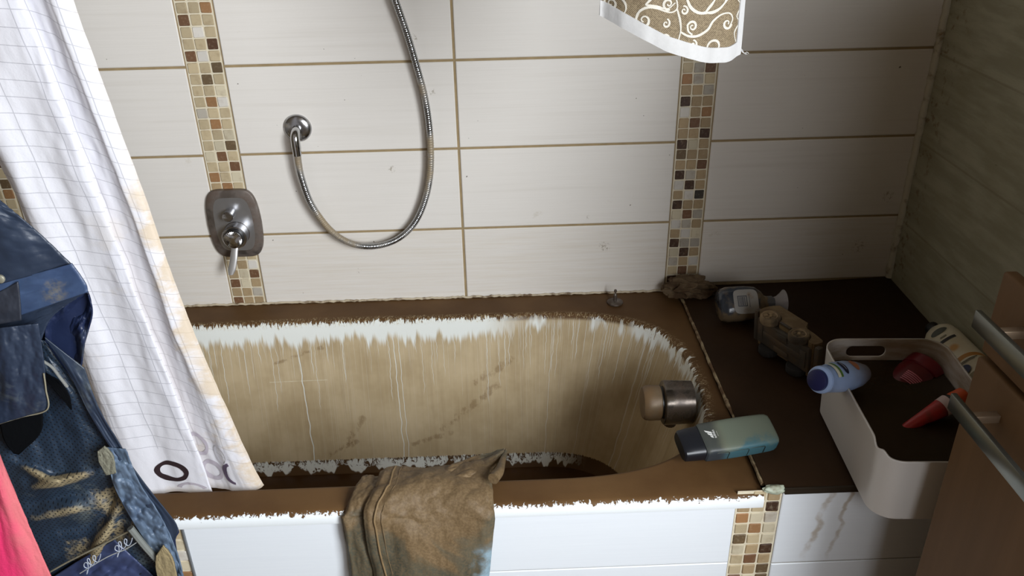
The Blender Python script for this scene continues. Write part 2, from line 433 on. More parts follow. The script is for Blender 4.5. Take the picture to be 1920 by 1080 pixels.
def tub():
    prof = []   # (d, dx, z, v) going from the rim inwards and down
    for i in range(7):
        t = i/6*PI/2*.93; prof.append((-.012+.012*math.sin(t), -.012+.012*math.sin(t), ZR-.012*(1-math.cos(t))))
    for z, d, dx in ((-.215, .0035, .004), (-.24, .007, .011), (-.28, .013, .022), (-.33, .020, .036), (-.40, .030, .055), (-.47, .040, .075),
                     (-.53, .049, .093), (-.57, .058, .108), (-.60, .070, .125), (-.62, .092, .150), (-.632, .13, .19), (-.636, .18, .24), (-.637, .235, .3)):
        prof.append((d, dx, z))
    R = []; U = []; Vv = []; LV = []
    top = basin_outline(0, 0); n = len(top)
    # arc length along the outline, zero at the start of the back right corner, negative to the left
    ul = [0.0]
    for j in range(1, n): ul.append(ul[-1]+math.dist(top[j-1], top[j]))
    tot = ul[-1]+math.dist(top[-1], top[0])
    us = [u if u < tot/2 else u-tot for u in ul]
    # outer edge of the rim
    ox0, ox1, oy0, oy1 = XL+.001, XJ-.002, -.745, -.001
    def outer(p):
        cx, cy = (-.315), (oy0+oy1)/2
        dx, dy = p[0]-cx, p[1]-cy
        # push the short way out: to the nearest side along the outline normal
        sx = (ox1-cx)/abs(dx) if dx > 0 else (cx-ox0)/max(abs(dx), 1e-6)
        sy = (oy1-cy)/max(abs(dy), 1e-6)
        s = min(sx, sy); return (cx+dx*s, cy+dy*s)
    O = [outer(p) for p in top]
    for c in ((ox1, oy1), (ox1, oy0), (ox0, oy1), (ox0, oy0)):
        j = min(range(n), key=lambda j: math.dist(O[j], c)); O[j] = c
    inner0 = basin_outline(-.012, -.012)
    # lip: outer rounded edge turned down
    def offs(k, z):
        r = []
        for p in O:
            x, y = p
            if y <= oy0+1e-6: y = oy0-k
            if x >= ox1-1e-6 and False: x = ox1
            r.append((x, y, z))
        return r
    lip = [offs(.006, -.2165), offs(.0115, -.2165), offs(.0125, -.212), offs(.0125, -.203), offs(.0105, -.195), offs(.006, -.1912), offs(0, ZR)]
    lipv = [-.03, 0.0, .004, .013, .022, .028, .034]
    for q, lv in zip(lip, lipv): R.append(q); U += us; Vv += [-.2]*n; LV += [lv]*n
    for t in (.35, .7):
        R.append([(a[0]+(b[0]-a[0])*t, a[1]+(b[1]-a[1])*t, ZR) for a, b in zip(O, inner0)]); U += us; Vv += [-.1]*n; LV += [.06]*n
    vacc = 0; last = None
    for (d, dx, z) in prof:
        o2 = basin_outline(d, dx)
        if last is not None: vacc += math.hypot(d-last[0], z-last[2])
        last = (d, dx, z)
        R.append([(p[0], p[1], z) for p in o2]); U += us; Vv += [vacc-.012]*n; LV += [.09]*n
    Vs = [p for r in R for p in r]; Fs = []
    for i in range(len(R)-1):
        for j in range(n):
            k = (j+1) % n; Fs.append((i*n+k, i*n+j, (i+1)*n+j, (i+1)*n+k))
    Fs.append(tuple((len(R)-1)*n+j for j in range(n))[::-1])
    # distance outward across the rim for the fringe
    for i in (7, 8):
        for j in range(n):
            Vv[i*n+j] = -math.dist(R[i][j][:2], inner0[j])-.012
    k = NT('mud_coated_enamel', .4, spec=.2)
    u = k.attr('u'); v = k.attr('v'); lv = k.attr('lipv'); X = k.xyz(k.obj())
    uv = k.comb(u, v, 0.0)
    mudc = k.mix(k.ss(k.noise(scale=5, detail=5), .3, .75), lin((82, 57, 31)), lin((102, 75, 45)))
    enam = lin((226, 228, 222))
    # tan film running down the inside
    a = k.noise(uv, 1, 4, .6, sx=60, sy=3); b = k.noise(uv, 1, 4, .6, sx=7, sy=6)
    tan = k.mix(k.ss(b, .3, .7), lin((170, 150, 116)), lin((192, 173, 140)))
    tan = k.mix(k.mul(k.ss(a, .45, .75), .22), tan, lin((132, 106, 70)))
    tan = k.mix(k.mul(k.ss(k.noise(uv, 1, 3, .6, sx=160, sy=2.2), .58, .7), .25), tan, lin((196, 178, 146)))
    # darker scuffs where thicker mud sticks
    def seg(x0, v0, x1, v1, wd):
        dx, dv = x1-x0, v1-v0; LL = dx*dx+dv*dv
        t = k.m2('DIVIDE', k.add(k.mul(k.sub(u, x0), dx), k.mul(k.sub(v, v0), dv)), LL)
        t = k.mn(k.mx(t, 0.0), 1.0)
        qx = k.sub(k.sub(u, x0), k.mul(t, dx)); qv = k.sub(k.sub(v, v0), k.mul(t, dv))
        dd = k.m2('SQRT', k.add(k.mul(qx, qx), k.mul(qv, qv)), 0.0)
        nn = k.noise(uv, 1, 4, .7, sx=55, sy=40)
        return k.ss(k.add(dd, k.mul(k.sub(nn, .5), wd*3.2)), wd, wd*.25)
    for sg in ((-.475, .345, -.42, .26, .010), (-.52, .365, -.44, .325, .008), (-.22, .30, -.08, .18, .012), (-.30, .34, -.2, .31, .008), (-.13, .17, -.04, .11, .012), (-.62, .10, -.5, .06, .006)):
        tan = k.mix(k.mul(k.mul(seg(*sg), k.ss(k.noise(uv, 1, 4, .7, sx=60, sy=24), .42, .56)), .5), tan, lin((120, 94, 60)))
    tan = k.mix(k.mul(seg(-.64, .151, -.50, .1495, .0016), .7), tan, lin((206, 196, 168)))
    # clean enamel band under the rim with torn teeth below and hair-fine tears above
    n1 = k.noise(uv, 1, 2, .5, sx=58, sy=1.5); n1b = k.noise(uv, 1, 3, .6, sx=220, sy=5); n1c = k.noise(uv, 1, 2, .5, sx=13, sy=0)
    low = k.add(k.add(.036, k.mul(k.sub(n1, .5), .10)), k.add(k.mul(k.sub(n1b, .5), .04), k.mul(k.sub(n1c, .5), .06)))
    right = k.ss(u, -.12, .02)
    low = k.sub(low, k.mul(right, .016))
    band_lo = k.ss(k.sub(v, low), .020, -.004)
    t1 = k.noise(uv, 1, 3, .65, sx=170, sy=28, dist=.6); t2 = k.noise(uv, 1, 2, .5, sx=34, sy=0)
    up = k.add(-.001, k.add(k.mul(k.sub(t1, .5), -.05), k.mul(k.sub(t2, .5), .02)))
    up = k.add(up, k.mul(k.ss(u, .08, .25), k.add(.006, k.mul(k.sub(k.noise(uv, 1, 2, .6, sx=48, sy=16, dist=.8), .5), -.11))))
    band_up = k.ss(k.sub(v, up), -.0012, .0012)
    hair = k.mul(k.ss(k.ab(k.sub(k.noise(uv, 1, 2, .5, sx=130, sy=45, dist=1.2), .5)), .022, .008), k.ss(k.ab(k.add(v, .006)), .020, .008))
    patch = k.inv(k.mul(right, k.ss(k.noise(uv, 1, 3, .6, sx=14, sy=3), .4, .5)))
    patch = k.mx(patch, k.ss(u, .24, .27))
    side = k.ss(u, .80, .72); hair = k.mul(hair, side)
    white = k.mul(k.mul(k.mul(band_lo, band_up), patch), side)
    # drips: each runs down its own slightly wandering line and stops at its own depth
    def wn(a):
        n_ = k.n.new('ShaderNodeTexWhiteNoise'); n_.noise_dimensions = '1D'; k.put(n_.inputs['W'], a); return n_.outputs['Value']
    def cells(w, wd, depth, prob, wamp, seed, amt):
        uo = k.add(u, 40+seed); ci = k.m2('FLOOR', k.m2('DIVIDE', uo, w), 0.0)
        r1, r2, r3 = wn(ci), wn(k.add(ci, 37.7)), wn(k.add(ci, 191.3))
        c_ = k.mul(k.add(ci, k.add(.25, k.mul(r1, .5))), w)
        wb = k.mul(k.sub(k.noise(k.comb(k.mul(ci, 3.17), v, 0.0), 1, 2, .6, sx=1, sy=26), .5), wamp)
        q = k.ab(k.sub(k.sub(uo, c_), wb)); ww = k.mul(k.add(.45, k.mul(r3, .8)), wd)
        ln = k.add(.03, k.mul(k.mul(r2, r2), depth))
        m_ = k.mul(k.ss(q, ww, k.mul(ww, .35)), k.ss(v, ln, k.sub(ln, .03)))
        return k.mul(k.mul(m_, k.m2('LESS_THAN', r3, prob)), amt)
    drips = k.mx(cells(.0135, .0011, .22, .75, .012, 0, .85), cells(.0071, .0007, .13, .8, .005, .37, .7))
    drips = k.mx(drips, cells(.0052, .0006, .55, .6, .003, .11, .25))
    wob = k.mul(k.sub(k.noise(k.comb(0.0, v, 0.0), 1, 2, .5, sx=1, sy=14), .5), .014)
    for u0, slant, wd, amt in ((-.565, .035, .0010, 1), (-.318, .02, .0006, .9), (-.330, .02, .0008, .95), (.062, -.02, .0006, .6), (.17, -.03, .0006, .3), (.30, 0, .0016, .45), (.325, 0, .0012, .4)):
        q = k.ab(k.sub(k.sub(u, k.add(u0, k.mul(v, slant))), wob)); lim = 1.0
        drips = k.mx(drips, k.mul(k.ss(q, wd*1.8, wd*.5), amt))
    wet = k.ss(v, .0, .02)
    white = k.mx(white, k.mul(k.mul(drips, wet), .9))
    inside = k.mix(k.ss(v, .002, .012), mudc, tan)
    inside = k.mix(white, inside, enam)
    inside = k.mix(k.mul(hair, .75), inside, lin((188, 170, 134)))
    # torn white lumps along the water line
    tb = k.noise(uv, 1, 2, .5, sx=26, sy=0); tb2 = k.noise(uv, 1, 5, .75, sx=75, sy=60, dist=1.3)
    bt = k.add(.374, k.mul(k.sub(k.noise(uv, 1, 3, .6, sx=150, sy=0), .5), .016))
    bb = k.add(.402, k.mul(k.sub(tb, .5), .10))
    lum = k.mul(k.mul(k.ss(k.sub(v, bt), -.002, .003), k.ss(k.sub(v, bb), .002, -.003)), k.ss(k.add(tb2, k.add(k.mul(k.sub(tb, .5), .5), k.mul(k.sub(v, .37), 1.2))), .44, .49))
    tb3 = k.noise(uv, 1, 4, .7, sx=150, sy=34, dist=.8); lum = k.mul(lum, k.ss(k.add(tb3, k.mul(k.sub(v, .372), 9.0)), .50, .58)); lum = k.mul(lum, k.ss(u, .22, .1))
    below = k.ss(k.sub(v, bt), .0, .003)
    inside = k.mix(below, inside, lin((84, 60, 34)))
    inside = k.mix(k.mul(lum, .93), inside, enam)
    # outer lip: white enamel with a torn mud edge
    l1 = k.noise(uv, 1, 3, .65, sx=95, sy=0, dist=.5); l2 = k.noise(k.comb(u, lv, 0.0), 1, 3, .6, sx=170, sy=110, dist=1.2)
    edge = k.add(.0235, k.add(k.mul(k.sub(l1, .5), .020), k.mul(k.sub(l2, .5), .034)))
    lipw = k.ss(k.sub(lv, edge), .0012, -.0012)
    col = k.mix(k.ss(v, -.03, -.028), mudc, inside)
    col = k.mix(lipw, col, lin((226, 230, 232)))
    k.base(col)
    k.put(k.b.inputs['Roughness'], k.sub(.60, k.mul(k.mx(white, lipw), .25)))
    thick = k.inv(k.mx(white, lipw))
    k.bump(k.add(k.mul(thick, 1.0), k.mul(k.noise(uv, 1, 3, .5, sx=120, sy=12), .3)), .45, .0012)
    o = mesh('bathtub', Vs, Fs, k.m)
    fattr(o, 'u', U); fattr(o, 'v', Vv); fattr(o, 'lipv', LV)
    tag(o, 'white built-in bathtub coated inside with streaky tan mud, against the tiled wall', 'bathtub')
    return o
tub()

# mud left standing in the bottom of the tub
out = basin_outline(.0685, .1235)
V = [(p[0], p[1], -.601) for p in out]
o = mesh('mud_pool', V, [tuple(range(len(V)))[::-1]], mud_mat('standing_mud', (64, 42, 22), (76, 52, 30), .22), smooth=False)
tag(o, 'dark brown liquid mud standing in the bottom of the bathtub', 'mud')

# tub front: tiled panel with two mosaic bands
V, F, MI = [], [], []
YP = -.7505
FX0, FX1 = .4875, .4875+MW
for (a, b) in ((-FX0, 0), (0, FX0)):
    for z0, z1 in ((-.555, -.354), (-.354, -.2155), (ZF+.005, -.555)): tile_rect(V, F, MI, a, b, z0, z1, YP, g=.0008)
for z0, z1 in ((-.555, -.361), (-.361, -.1885), (ZF+.005, -.555)): tile_rect(V, F, MI, FX1, XR-.001, z0, z1, YP, g=.0012)
for z0, z1 in ((-.555, -.354), (-.354, -.2155), (ZF+.005, -.555)): tile_rect(V, F, MI, XL+.001, -FX1, z0, z1, YP, g=.0012)
b = len(V)
for q in ((XL+.001, YP+.0022, ZF+.001), (XR-.001, YP+.0022, ZF+.001), (XR-.001, YP+.0022, -.183), (XL+.001, YP+.0022, -.183)): V.append(q)
# bed stops under the rim on the left part
V[b+3] = (XL+.001, YP+.0022, -.2165); V[b+2] = (XJ, YP+.0022, -.2165)
V.append((XJ, YP+.0022, -.183)); V.append((XR-.001, YP+.0022, -.183))
V.append((XR-.001, YP+.0022, -.2165))
F.append((b, b+1, b+6, b+2, b+3)); MI.append(1); F.append((b+2, b+6, b+5, b+4)); MI.append(1)
def front_tile():
    k = NT('front_tile', .3); o = k.obj(); X = k.xyz(o)
    st = k.noise(o, 1, 5, .6, sx=6, sy=6, sz=420)
    c = k.mix(st, lin((216, 220, 225)), lin((224, 228, 232)))
    wv = k.mul(k.sub(k.noise(o, 1, 3, .6, sx=1, sy=1, sz=22), .5), .035)
    run = 0.0
    for x0, sl, wd in ((.655, -.16, .009), (.69, -.10, .006)):
        q = k.ab(k.sub(k.sub(X[0], k.add(x0, k.mul(k.add(X[2], .18), -sl))), wv))
        run = k.mx(run, k.mul(k.ss(q, wd, wd*.2), k.ss(k.noise(o, 30, 4), .25, .6)))
    run = k.mul(run, k.ss(X[2], -.37, -.30))
    c = k.mix(k.mul(run, .6), c, lin((150, 126, 88)))
    k.base(c); k.bump(st, .1, .0005); return k.m
struct(mesh('wall_front', V, F, [front_tile(), GROUT_PALE], smooth=False, mi=MI))
rowsF = {0: ' bt', -1: 'tbd', -2: 'ocg', -3: 'boc', -4: 'sbc', -5: 'ctd', -6: 'brt', -7: 'bts', -8: 'rcs', -9: 'tbt'}
rowsF.update(rnd_rows(-23, -9, 8))
mosaic_strip('trim_6', FX0, YP, -.196, rowsF, 6)
rowsFL = {-1: 'bbb', -2: 'tbc', -3: 'bkw', -4: 'tbc', -5: 'cbo', -6: 'btc', -7: 'brt'}
rowsFL.update(rnd_rows(-23, -7, 11))
mosaic_strip('trim_7', -FX1, YP, -.209, rowsFL, 7)
struct(boxo('trim_8', (-FX0-.0013, YP-.003, ZF+.01), (-FX0+.0013, YP+.002, -.2168), plain('grey_metal_edge', (130, 132, 134), .4, .6)))

# ------------------------------------------------------------------ tiled ledge at the end of the tub
ZL = -.176
V, F = [], []; nx, ny = 60, 70
for i in range(nx+1):
    for j in range(ny+1):
        x = XJ+.001+(XR-.001-XJ-.001)*i/nx; y = -.7535+.7525*j/ny
        z = ZL+.0016*fbm(x*7, y*7)+.006*sstep(.8, 1.07, x)*sstep(-.5, 0, y)
        V.append((x, y, z))
for i in range(nx):
    for j in range(ny):
        a = i*(ny+1)+j; F.append((a, a+ny+1, a+ny+2, a+1))
b = len(V)
for i in range(nx+1): V.append((V[i*(ny+1)][0], -.7535, ZL-.006))
for i in range(nx): F.append((b+i, b+i+1, (i+1)*(ny+1), i*(ny+1)))
MUDL = mud_mat('ledge_mud', (44, 28, 13), (52, 34, 17), .6)
o = mesh('tiled_ledge', V, F, MUDL)
tag(o, 'flat tiled ledge at the tub end, covered in smooth dark brown mud', 'ledge')
boxo('metal_edge', (FX1+.001, -.7575, ZL-.012), (XR-.002, -.7535, ZL+.001), plain('dark_edge_trim', (70, 62, 52), .3, .8), o, .0008)
# raised seam between tub and ledge
rng = random.Random(12); path = []
for i in range(150):
    y = -.735+.70*i/149; path.append(Vector((XJ+.0015*fbm(y*22, 8)+.0006*rng.uniform(-1, 1), y, ZL-.006)))
struct(tube('trim_9', path, lambda t: .0042+.0018*fbm(t*16, 6), muddy('seam_silicone', (168, 150, 116), (96, 70, 44), .5, .55, 30), seg=8))
# pale silicone blob on the front corner
bm = bmesh.new(); bmesh.ops.create_icosphere(bm, subdivisions=4, radius=1)
for v in bm.verts:
    n = 1+.22*fbm(v.co.x*1.6, v.co.y*1.6, v.co.z*1.6)
    v.co = Vector((.552+v.co.x*.020*n, -.751+v.co.y*.008*n, -.180+v.co.z*.0085*n))
struct(bobj('trim_10', bm, muddy('pale_green_silicone', (176, 184, 164), (112, 96, 66), .35, .5, 30)))

# ------------------------------------------------------------------ shower fittings
CHROME = muddy('water_stained_chrome', (176, 176, 178), (128, 112, 88), .36, .22, 22, metal=1.0)
CHROME_CLEAN = plain('chrome', (205, 206, 208), .12, 1.0, .03)
def mixer():
    c = (-.5405, 0, .034)
    t = thing('shower_mixer', 'round-cornered metal shower mixer plate with lever, on the left mosaic band', 'shower mixer', c)
    pm = muddy('tarnished_plate', (132, 124, 118), (88, 74, 64), .5, .33, 18, metal=.9)
    # plate outline: rounded, bulging rectangle
    def outl(s, y, n=96):
        r = []
        for j in range(n):
            a = 2*PI*j/n; ca, sa = math.cos(a), math.sin(a); e = 2/5.6
            x = .0590*math.copysign(abs(ca)**e, ca); z = .087*math.copysign(abs(sa)**e, sa)
            x *= 1+.17*(1-(z/.087)**2)-.10
            r.append((x*s[0], y, z*s[1]))
        return r
    R = [outl((1, 1), 0), outl((1, 1), -.006), outl((.985, .99), -.009), outl((.95, .965), -.0105), outl((.72, .78), -.0115), outl((.67, .74), -.0085), outl((.63, .71), -.0075)]
    rings('plate', [r[::-1] for r in R[:5]], pm, t, cap=False)
    rings('recessed_centre', [r[::-1] for r in R[4:]], muddy('brushed_centre', (178, 178, 180), (150, 138, 118), .34, .3, 16, metal=.85), t)
    def cyl(name, p, d, prof, mat, par, seg=40):
        q = turned(name, prof, mat, par, seg); mm = frame(d, (0, 0, 1) if abs(Vector(d).z) < .9 else (0, 1, 0)).to_4x4(); mm.translation = Vector(p); q.matrix_local = mm; return q
    cyl('diverter_button', (-.004, -.006, .030), (0, -1, 0), [(0, .0105), (.012, .0105), (.013, .0125), (.030, .0125), (.032, .0105)], CHROME, t)
    cyl('screw', (-.003, -.0075, .058), (0, -1, 0), [(0, .004), (.0015, .004), (.002, .003)], CHROME, t, 16)
    k = cyl('control_knob', (.003, -.006, -.022), (0, -1, 0), [(0, .030), (.006, .030), (.007, .0290), (.033, .0290), (.035, .027)], CHROME, t)
    cyl('knob_ring', (.003, -.040, -.022), (0, -1, 0), [(0, .0225), (.003, .0232), (.008, .0232), (.009, .0225)], plain('black_ring', (24, 22, 20), .4), t)
    # radially fluted front cap
    Rr = []
    for x, a in ((0, .0215), (.004, .0215), (.0052, .0200), (.0056, .003)):
        Rr.append([(x+(.0005*math.cos(j*PI) if .01 < a else 0), a*math.cos(2*PI*j/72), a*math.sin(2*PI*j/72)) for j in range(72)])
    q = rings('knob_cap', Rr, CHROME_CLEAN, t); mm = frame((0, -1, 0), (0, 0, 1)).to_4x4(); mm.translation = Vector((.003, -.048, -.022)); q.matrix_local = mm
    # flat lever pointing down
    P = catmull([(.002, -.036, -.040), (-.001, -.043, -.055), (-.005, -.05, -.075), (-.014, -.060, -.108)], 20)
    R = []
    for i, p in enumerate(P):
        w = interp([(0, .0075), (.4, .0085), (.9, .0095), (1, .006)], i/19); th = .0035
        R.append([p+Vector((w*math.cos(2*PI*j/20), th*math.sin(2*PI*j/20), 0)) for j in range(20)])
    rings('lever', R, plain('brushed_lever', (196, 194, 192), .35, .7), t)
mixer()

def hose_fitting():
    t = thing('hose_outlet', 'round chrome wall elbow that feeds the shower hose', 'hose outlet', (-.361, 0, .262))
    q = turned('rosette', [(0, .0315), (.003, .0315), (.008, .028), (.011, .02), (.012, .012)], CHROME, t); q.matrix_local = frame((0, -1, 0), (0, 0, 1)).to_4x4()
    P = catmull([(0, -.004, 0), (0, -.022, -.001), (-.001, -.034, -.010), (-.001, -.037, -.024), (-.001, -.037, -.036)], 24)
    tube('elbow', P, lambda s: .0105, CHROME_CLEAN, t, 20)
    tube('collar', [(-.001, -.037, -.034), (-.001, -.037, -.052)], .0098, CHROME_CLEAN, t, 20)
    # hose: ribbed metal spiral
    px = [(558, 283), (559, 300), (566, 335), (585, 385), (618, 430), (655, 455), (697, 462), (742, 450), (776, 420), (797, 375), (807, 320), (806, 250), (797, 185), (780, 120), (762, 60), (738, -10), (715, -90), (700, -150)]
    ys = [-.037, -.037, -.036, -.034, -.030, -.028, -.027, -.027, -.027, -.027, -.027, -.027, -.028, -.030, -.034, -.04, -.048, -.055]
    pts = [at(p[0], p[1], y=y) for p, y in zip(px, ys)]
    P = catmull(pts, 1500)
    L_ = sum((P[i+1]-P[i]).length for i in range(len(P)-1)); nr = L_/.0042
    k = NT('ribbed_hose_metal', .25, 1.0); X = k.xyz(k.obj())
    n = k.noise(scale=9, detail=4); f = k.mul(k.ss(k.add(n, k.mul(X[2], -.25)), .40, .58), .9)
    k.base(k.mix(f, lin((170, 172, 174)), lin((150, 132, 102)))); k.put(k.b.inputs['Metallic'], k.inv(k.mul(f, .9))); k.put(k.b.inputs['Roughness'], k.add(.22, k.mul(f, .4)))
    o = tube('shower_hose', P, lambda s: .0068+.0009*abs(math.sin(PI*nr*s)), k.m, None, 14)
    tag(o, 'ribbed metal shower hose hanging in a U against the tiled wall', 'shower hose')
hose_fitting()

# bath filler on the end wall of the tub
t = thing('bath_filler', 'large mud-smeared chrome bath filler knob on the end wall of the tub', 'bath filler', (.468, -.430, -.222), frame((-1, 0, .02), (0, 0, 1)))
mc = muddy('muddy_chrome', (104, 98, 92), (70, 50, 32), .50, .16, 9, metal=.95)
turned('body', [(-.010, .045), (.044, .047), (.050, .046), (.052, .042)], mc, t, 56)
turned('groove_ring', [(.050, .034), (.058, .034)], plain('black_rubber', (16, 15, 14), .4), t, 40)
turned('knob', [(.056, .035), (.058, .037), (.078, .0375), (.088, .036), (.093, .032), (.094, .02)], muddy('muddy_knob', (130, 116, 96), (108, 84, 56), .62, .3, 10, metal=.6), t, 48)
tube('inlet', [(.030, 0, -.042), (.030, -.002, -.056)], .014, mc, t, 16)

# drain plug standing on the back rim
t = thing('drain_plug', 'small dark metal plug with an upright pin, on the back rim of the tub', 'plug', at(1153, 568, z=ZR+.001), frame((0, 0, 1), (1, 0, 0)))
pm = muddy('dark_plug_metal', (120, 112, 104), (62, 44, 28), .55, .25, 20, metal=.9)
turned('disc', [(0, .019), (.002, .020), (.004, .0195), (.006, .016), (.0075, .008)], pm, t, 40)
turned('pin', [(.006, .0045), (.012, .0042), (.020, .0045), (.024, .0040), (.027, .0018), (.030, .0018), (.031, .0034), (.034, .0038), (.037, .0028)], pm, t, 20)

# ------------------------------------------------------------------ things on the ledge
# crumpled cloth in the corner below the right mosaic band
def crumple(name, c, size, mat, seed, label):
    bm = bmesh.new(); bmesh.ops.create_icosphere(bm, subdivisions=6, radius=1)
    for v in bm.verts:
        p = v.co.copy(); q = p*1.5+Vector((seed, seed*2, 0))
        n = 0
        for o_, w in ((1.3, .36), (2.6, .13), (6.0, .02)):
            wx = .5*mn.noise(q*1.3); a = abs(mn.noise(Vector((q.x*o_*.45+wx, q.y*o_*.9+q.x*.5*o_, q.z*o_*.8+wx)))); n += w*(1-3.4*a)
        r = 1+n*.72
        z = p.z*r*size[2]
        v.co = Vector((c[0]+p.x*r*size[0], c[1]+p.y*r*size[1], max(c[2]+z, c[2]-size[2]*.55)))
    o = bobj(name, bm, mat); tag(o, label, 'cloth'); return o
crumple('washcloth', (.553, -.045, -.160), (.054, .030, .027), muddy('muddy_washcloth', (96, 78, 54), (72, 52, 32), .5, .75, 20), 3.1,
        'crumpled mud-brown cloth on the ledge corner below the right mosaic band')

# hand-soap bottle lying on its side
def soap():
    a = at(1350, 578, z=-.142); b = at(1462, 572, z=-.142)
    d = (b-a); d.z = 0
    t = thing('soap_bottle', 'dark translucent soap bottle lying on its side with a white square label', 'bottle', (a.x-.004, a.y+.004, ZL+.040), frame(d, (-.05, -.75, .66))*1.22)
    k = NT('smoky_plastic', .18, spec=.5); n = k.noise(scale=18, detail=5); f = k.ss(n, .48, .62)
    k.base(k.mix(f, lin((58, 66, 78)), lin((112, 96, 74)))); k.put(k.b.inputs['Transmission Weight'], k.mul(k.inv(f), .25)); pl = k.m
    turned('body', [(0, .024, .018), (.004, .030, .023), (.015, .0335, .026), (.05, .0335, .0265), (.070, .031, .024), (.082, .022, .018), (.088, .0135, .0125), (.094, .012, .012)], pl, t, 48, 2.6)
    turned('neck', [(.092, .0125), (.104, .0125), (.1045, .010), (.112, .010)], plain('grey_cap', (84, 84, 86), .4), t, 32)
    k = NT('clear_cap', .15); k.base(lin((176, 170, 170))); k.put(k.b.inputs['Transmission Weight'], .35)
    turned('flared_cap', [(.108, .010), (.114, .012), (.122, .018), (.128, .0235), (.1285, .022), (.120, .013)], k.m, t, 40)
    # label
    R = []
    lab = []
    for j in range(40):
        a2 = 2*PI*j/40; c, s = math.cos(a2), math.sin(a2); e = 2/4.5
        lab.append((.046+.0235*math.copysign(abs(c)**e, c), .0235*math.copysign(abs(s)**e, s)))
    def bend(x, y, o_=0): return (x, y, .0262*(max(0, 1-(abs(y)/.0340)**2.6))**(1/2.6)+.0007+o_)
    Vv = [bend(x*1.0, y) for x, y in lab]
    V2, F2 = [], []
    for r in range(9):
        s_ = r/8
        for (x, y) in lab: V2.append(bend(.046+(x-.046)*s_, y*s_))
    for r in range(8):
        for j in range(40): k2 = (j+1) % 40; F2.append((r*40+j, (r+1)*40+j, (r+1)*40+k2, r*40+k2))
    mesh('label', V2, F2, muddy('label_paper', (160, 158, 155), (140, 116, 88), .36, .5, 40), t)
    def ink(x0, x1, y0, y1, m):
        V2, F2 = [], []
        for i in range(5):
            for j in range(5): V2.append(bend(x0+(x1-x0)*i/4, y0+(y1-y0)*j/4, .0004))
        for i in range(4):
            for j in range(4): q = i*5+j; F2.append((q, q+5, q+6, q+1))
        return V2, F2
    Vt, Ft = [], []
    for r in ((.030, .048, -.010, -.0085), (.030, .048, .009, .0105), (.030, .0315, -.010, .0105), (.0465, .048, -.010, .0105), (.052, .053, -.012, .013), (.033, .034, -.008, .008),
              (.0355, .0366, -.008, .008), (.0375, .0381, -.008, .008), (.039, .0405, -.008, .008), (.0415, .042, -.008, .008), (.043, .0442, -.008, .008)):
        a3, b3 = ink(*r, None); n0 = len(Vt); Vt += a3; Ft += [tuple(i+n0 for i in f) for f in b3]
    mesh('barcode', Vt, Ft, plain('label_ink', (72, 76, 86), .5), t)
soap()

